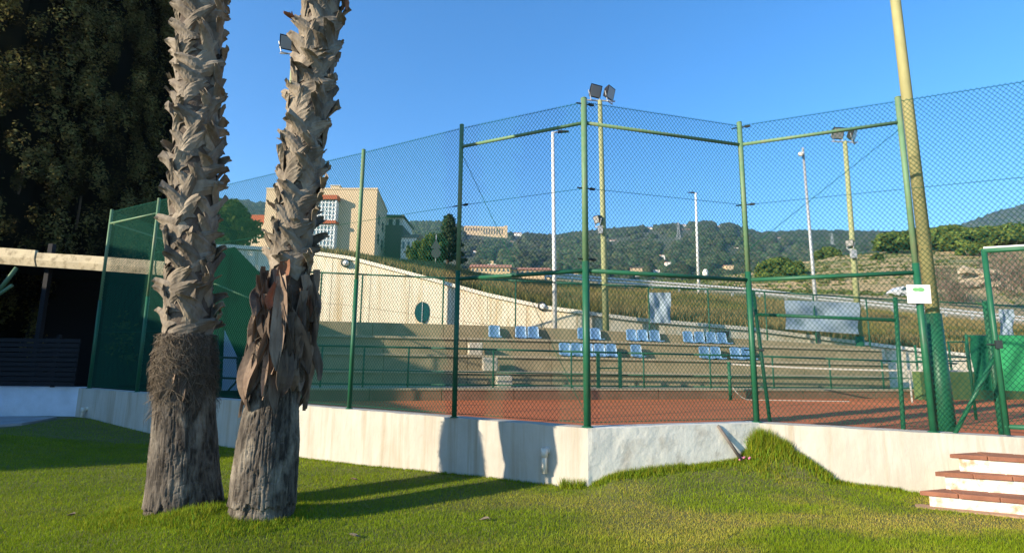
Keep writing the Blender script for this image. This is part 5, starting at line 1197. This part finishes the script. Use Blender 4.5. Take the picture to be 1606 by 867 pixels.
# taller tufts along the wall, on the bank and round the palms
T = []
def tufts(n_, fn, h_): 
    for _ in range(n_): x, y = fn(); T.append((x, y, h_))
def along(a, b, s0, s1, N_, off):
    def f_(): t_ = random.uniform(s0, s1); o_ = abs(random.gauss(0, off)); p = a+(b-a)*t_+N_*(FRONT+.02+o_); return p.x, p.y
    return f_
tufts(2200, along(P2, P3, .0, .95, N2, .05), .05); tufts(500, along(P2, P3, .12, .5, N2, .04), .075); tufts(420, along(P2, P3, .90, 1.0, N2, .06), .15); tufts(900, along(P2, P3, .84, 1.0, N2, .14), .07); tufts(240, along(P3, P4, .0, .12, N3, .04), .17); tufts(1500, along(P3, P4, .05, .42, N3, .07), .085); tufts(420, along(P3, P4, .12, .2, N3, .05), .13)
tufts(500, along(P3, P4, .4, .8, N3, .03), .05); tufts(900, along(PA, P2, .55, .97, N1, .02), .035); tufts(160, along(PA, P2, .975, 1.0, N1, .02), .1)
def ring(cx_, cy_, r0, r1, a0, a1):
    def f_(): a = random.uniform(a0, a1); r_ = random.uniform(r0, r1); return cx_+r_*math.cos(a), cy_+r_*math.sin(a)
    return f_
tufts(1500, ring(-3.33, 5.28, .33, .62, -3.4, .6), .042); tufts(1300, ring(-2.41, 5.0, .27, .6, -3.6, .4), .045); tufts(800, ring(-2.84, 4.86, 0, .24, 0, 6.3), .065); tufts(1200, lambda: (random.gauss(3.12, .26), random.gauss(6.36, .13)), .035)
TT_ = np.array(T); k_ = 3; TT_ = np.repeat(TT_, k_, 0); TT_[:, :2] += RNG.normal(size=(len(TT_), 2))*.008
ok = ~behind(TT_[:, 0], TT_[:, 1], .082); TT_ = TT_[ok]
GP2 = np.stack([TT_[:, 0], TT_[:, 1], lawn_z(TT_[:, 0], TT_[:, 1])-.005], 1); col = RNG.uniform(.45, 1.3, (len(GP2), 1))*np.stack([RNG.uniform(.65, 1.5, len(GP2)), np.ones(len(GP2)), RNG.uniform(.6, 2.2, len(GP2))], 1)
v, f, c = blades(GP2, TT_[:, 2:3], .0035, 9, col, .6); o = kind(npmesh('grass', v, f, 'grass_leaf', None, c), 'stuff'); o['label'] = 'longer grass tufts along the wall foot and round the palms'
# fallen leaves on the lawn
for px, py, sz, mat, lb in ((113, 797, .045, 'boot', 'pale dry leaf lying on the lawn left of the palms'), (556, 750, .05, 'dead_leaf', 'dark fallen leaf on the lawn near the wall'), (760, 818, .05, 'boot', 'pale curled leaf in the middle of the lawn'), (556, 838, .045, 'boot', 'pale leaf on the lawn near the bottom edge'), (230, 790, .04, 'dead_leaf', 'brown leaf beside the left palm base')):
    p = atz(px, py, -.70); p.z = float(lawn_z(p.x, p.y))+.028; a = px; u_ = V(math.cos(a), math.sin(a), .15); v_ = V(-math.sin(a), math.cos(a), .1); g = G(); ps = [p-u_*sz, p-u_*sz*.3-v_*sz*.45+V(0, 0, .012), p+u_*sz*.5-v_*sz*.4+V(0, 0, .015), p+u_*sz+V(0, 0, .006), p+u_*sz*.4+v_*sz*.4+V(0, 0, .018), p-u_*sz*.4+v_*sz*.42+V(0, 0, .01), p+V(0, 0, -.002)]
    g.add(ps+[q_-V(0, 0, .003) for q_ in ps], [(k, (k+1) % 6, 6) for k in range(6)]+[((k+1) % 6+7, k+7, 13) for k in range(6)]+[(k, k+7, (k+1) % 6+7, (k+1) % 6) for k in range(6)]); tag(g.build('fallen_leaf', mat), lb, 'leaf')
# pink flowers at the wall foot
for px, py, D_, lb in ((1167, 716, 6.48, 'small pink flower clump at the foot of the leaning stake'), (1212, 694, 6.55, 'small pink flower clump beside the grassy mound on the wall')):
    c = aty(px, py, D_); rn = random.Random(px); t = thing('flower_clump', lb, 'flowers', c-V(0, 0, .05))
    for k in range(14):
        q = c+V(rn.gauss(0, .035), rn.gauss(0, .03), rn.gauss(0, .02)); g = G(); g.add([tuple(np.array(q)+p*.012) for p in ico_v], [tuple(f_) for f_ in ico_f]); g.build('blossom', 'pink_flower', t)

# ================================================================== AIR
g = G(); g.box((0, 700, 303), (6400, 4600, 612)); hz_ = kind(g.build('haze', 'haze_air'), 'stuff'); hz_['label'] = 'thin bluish air between the court and the hills'; hz_.display_type = 'WIRE'
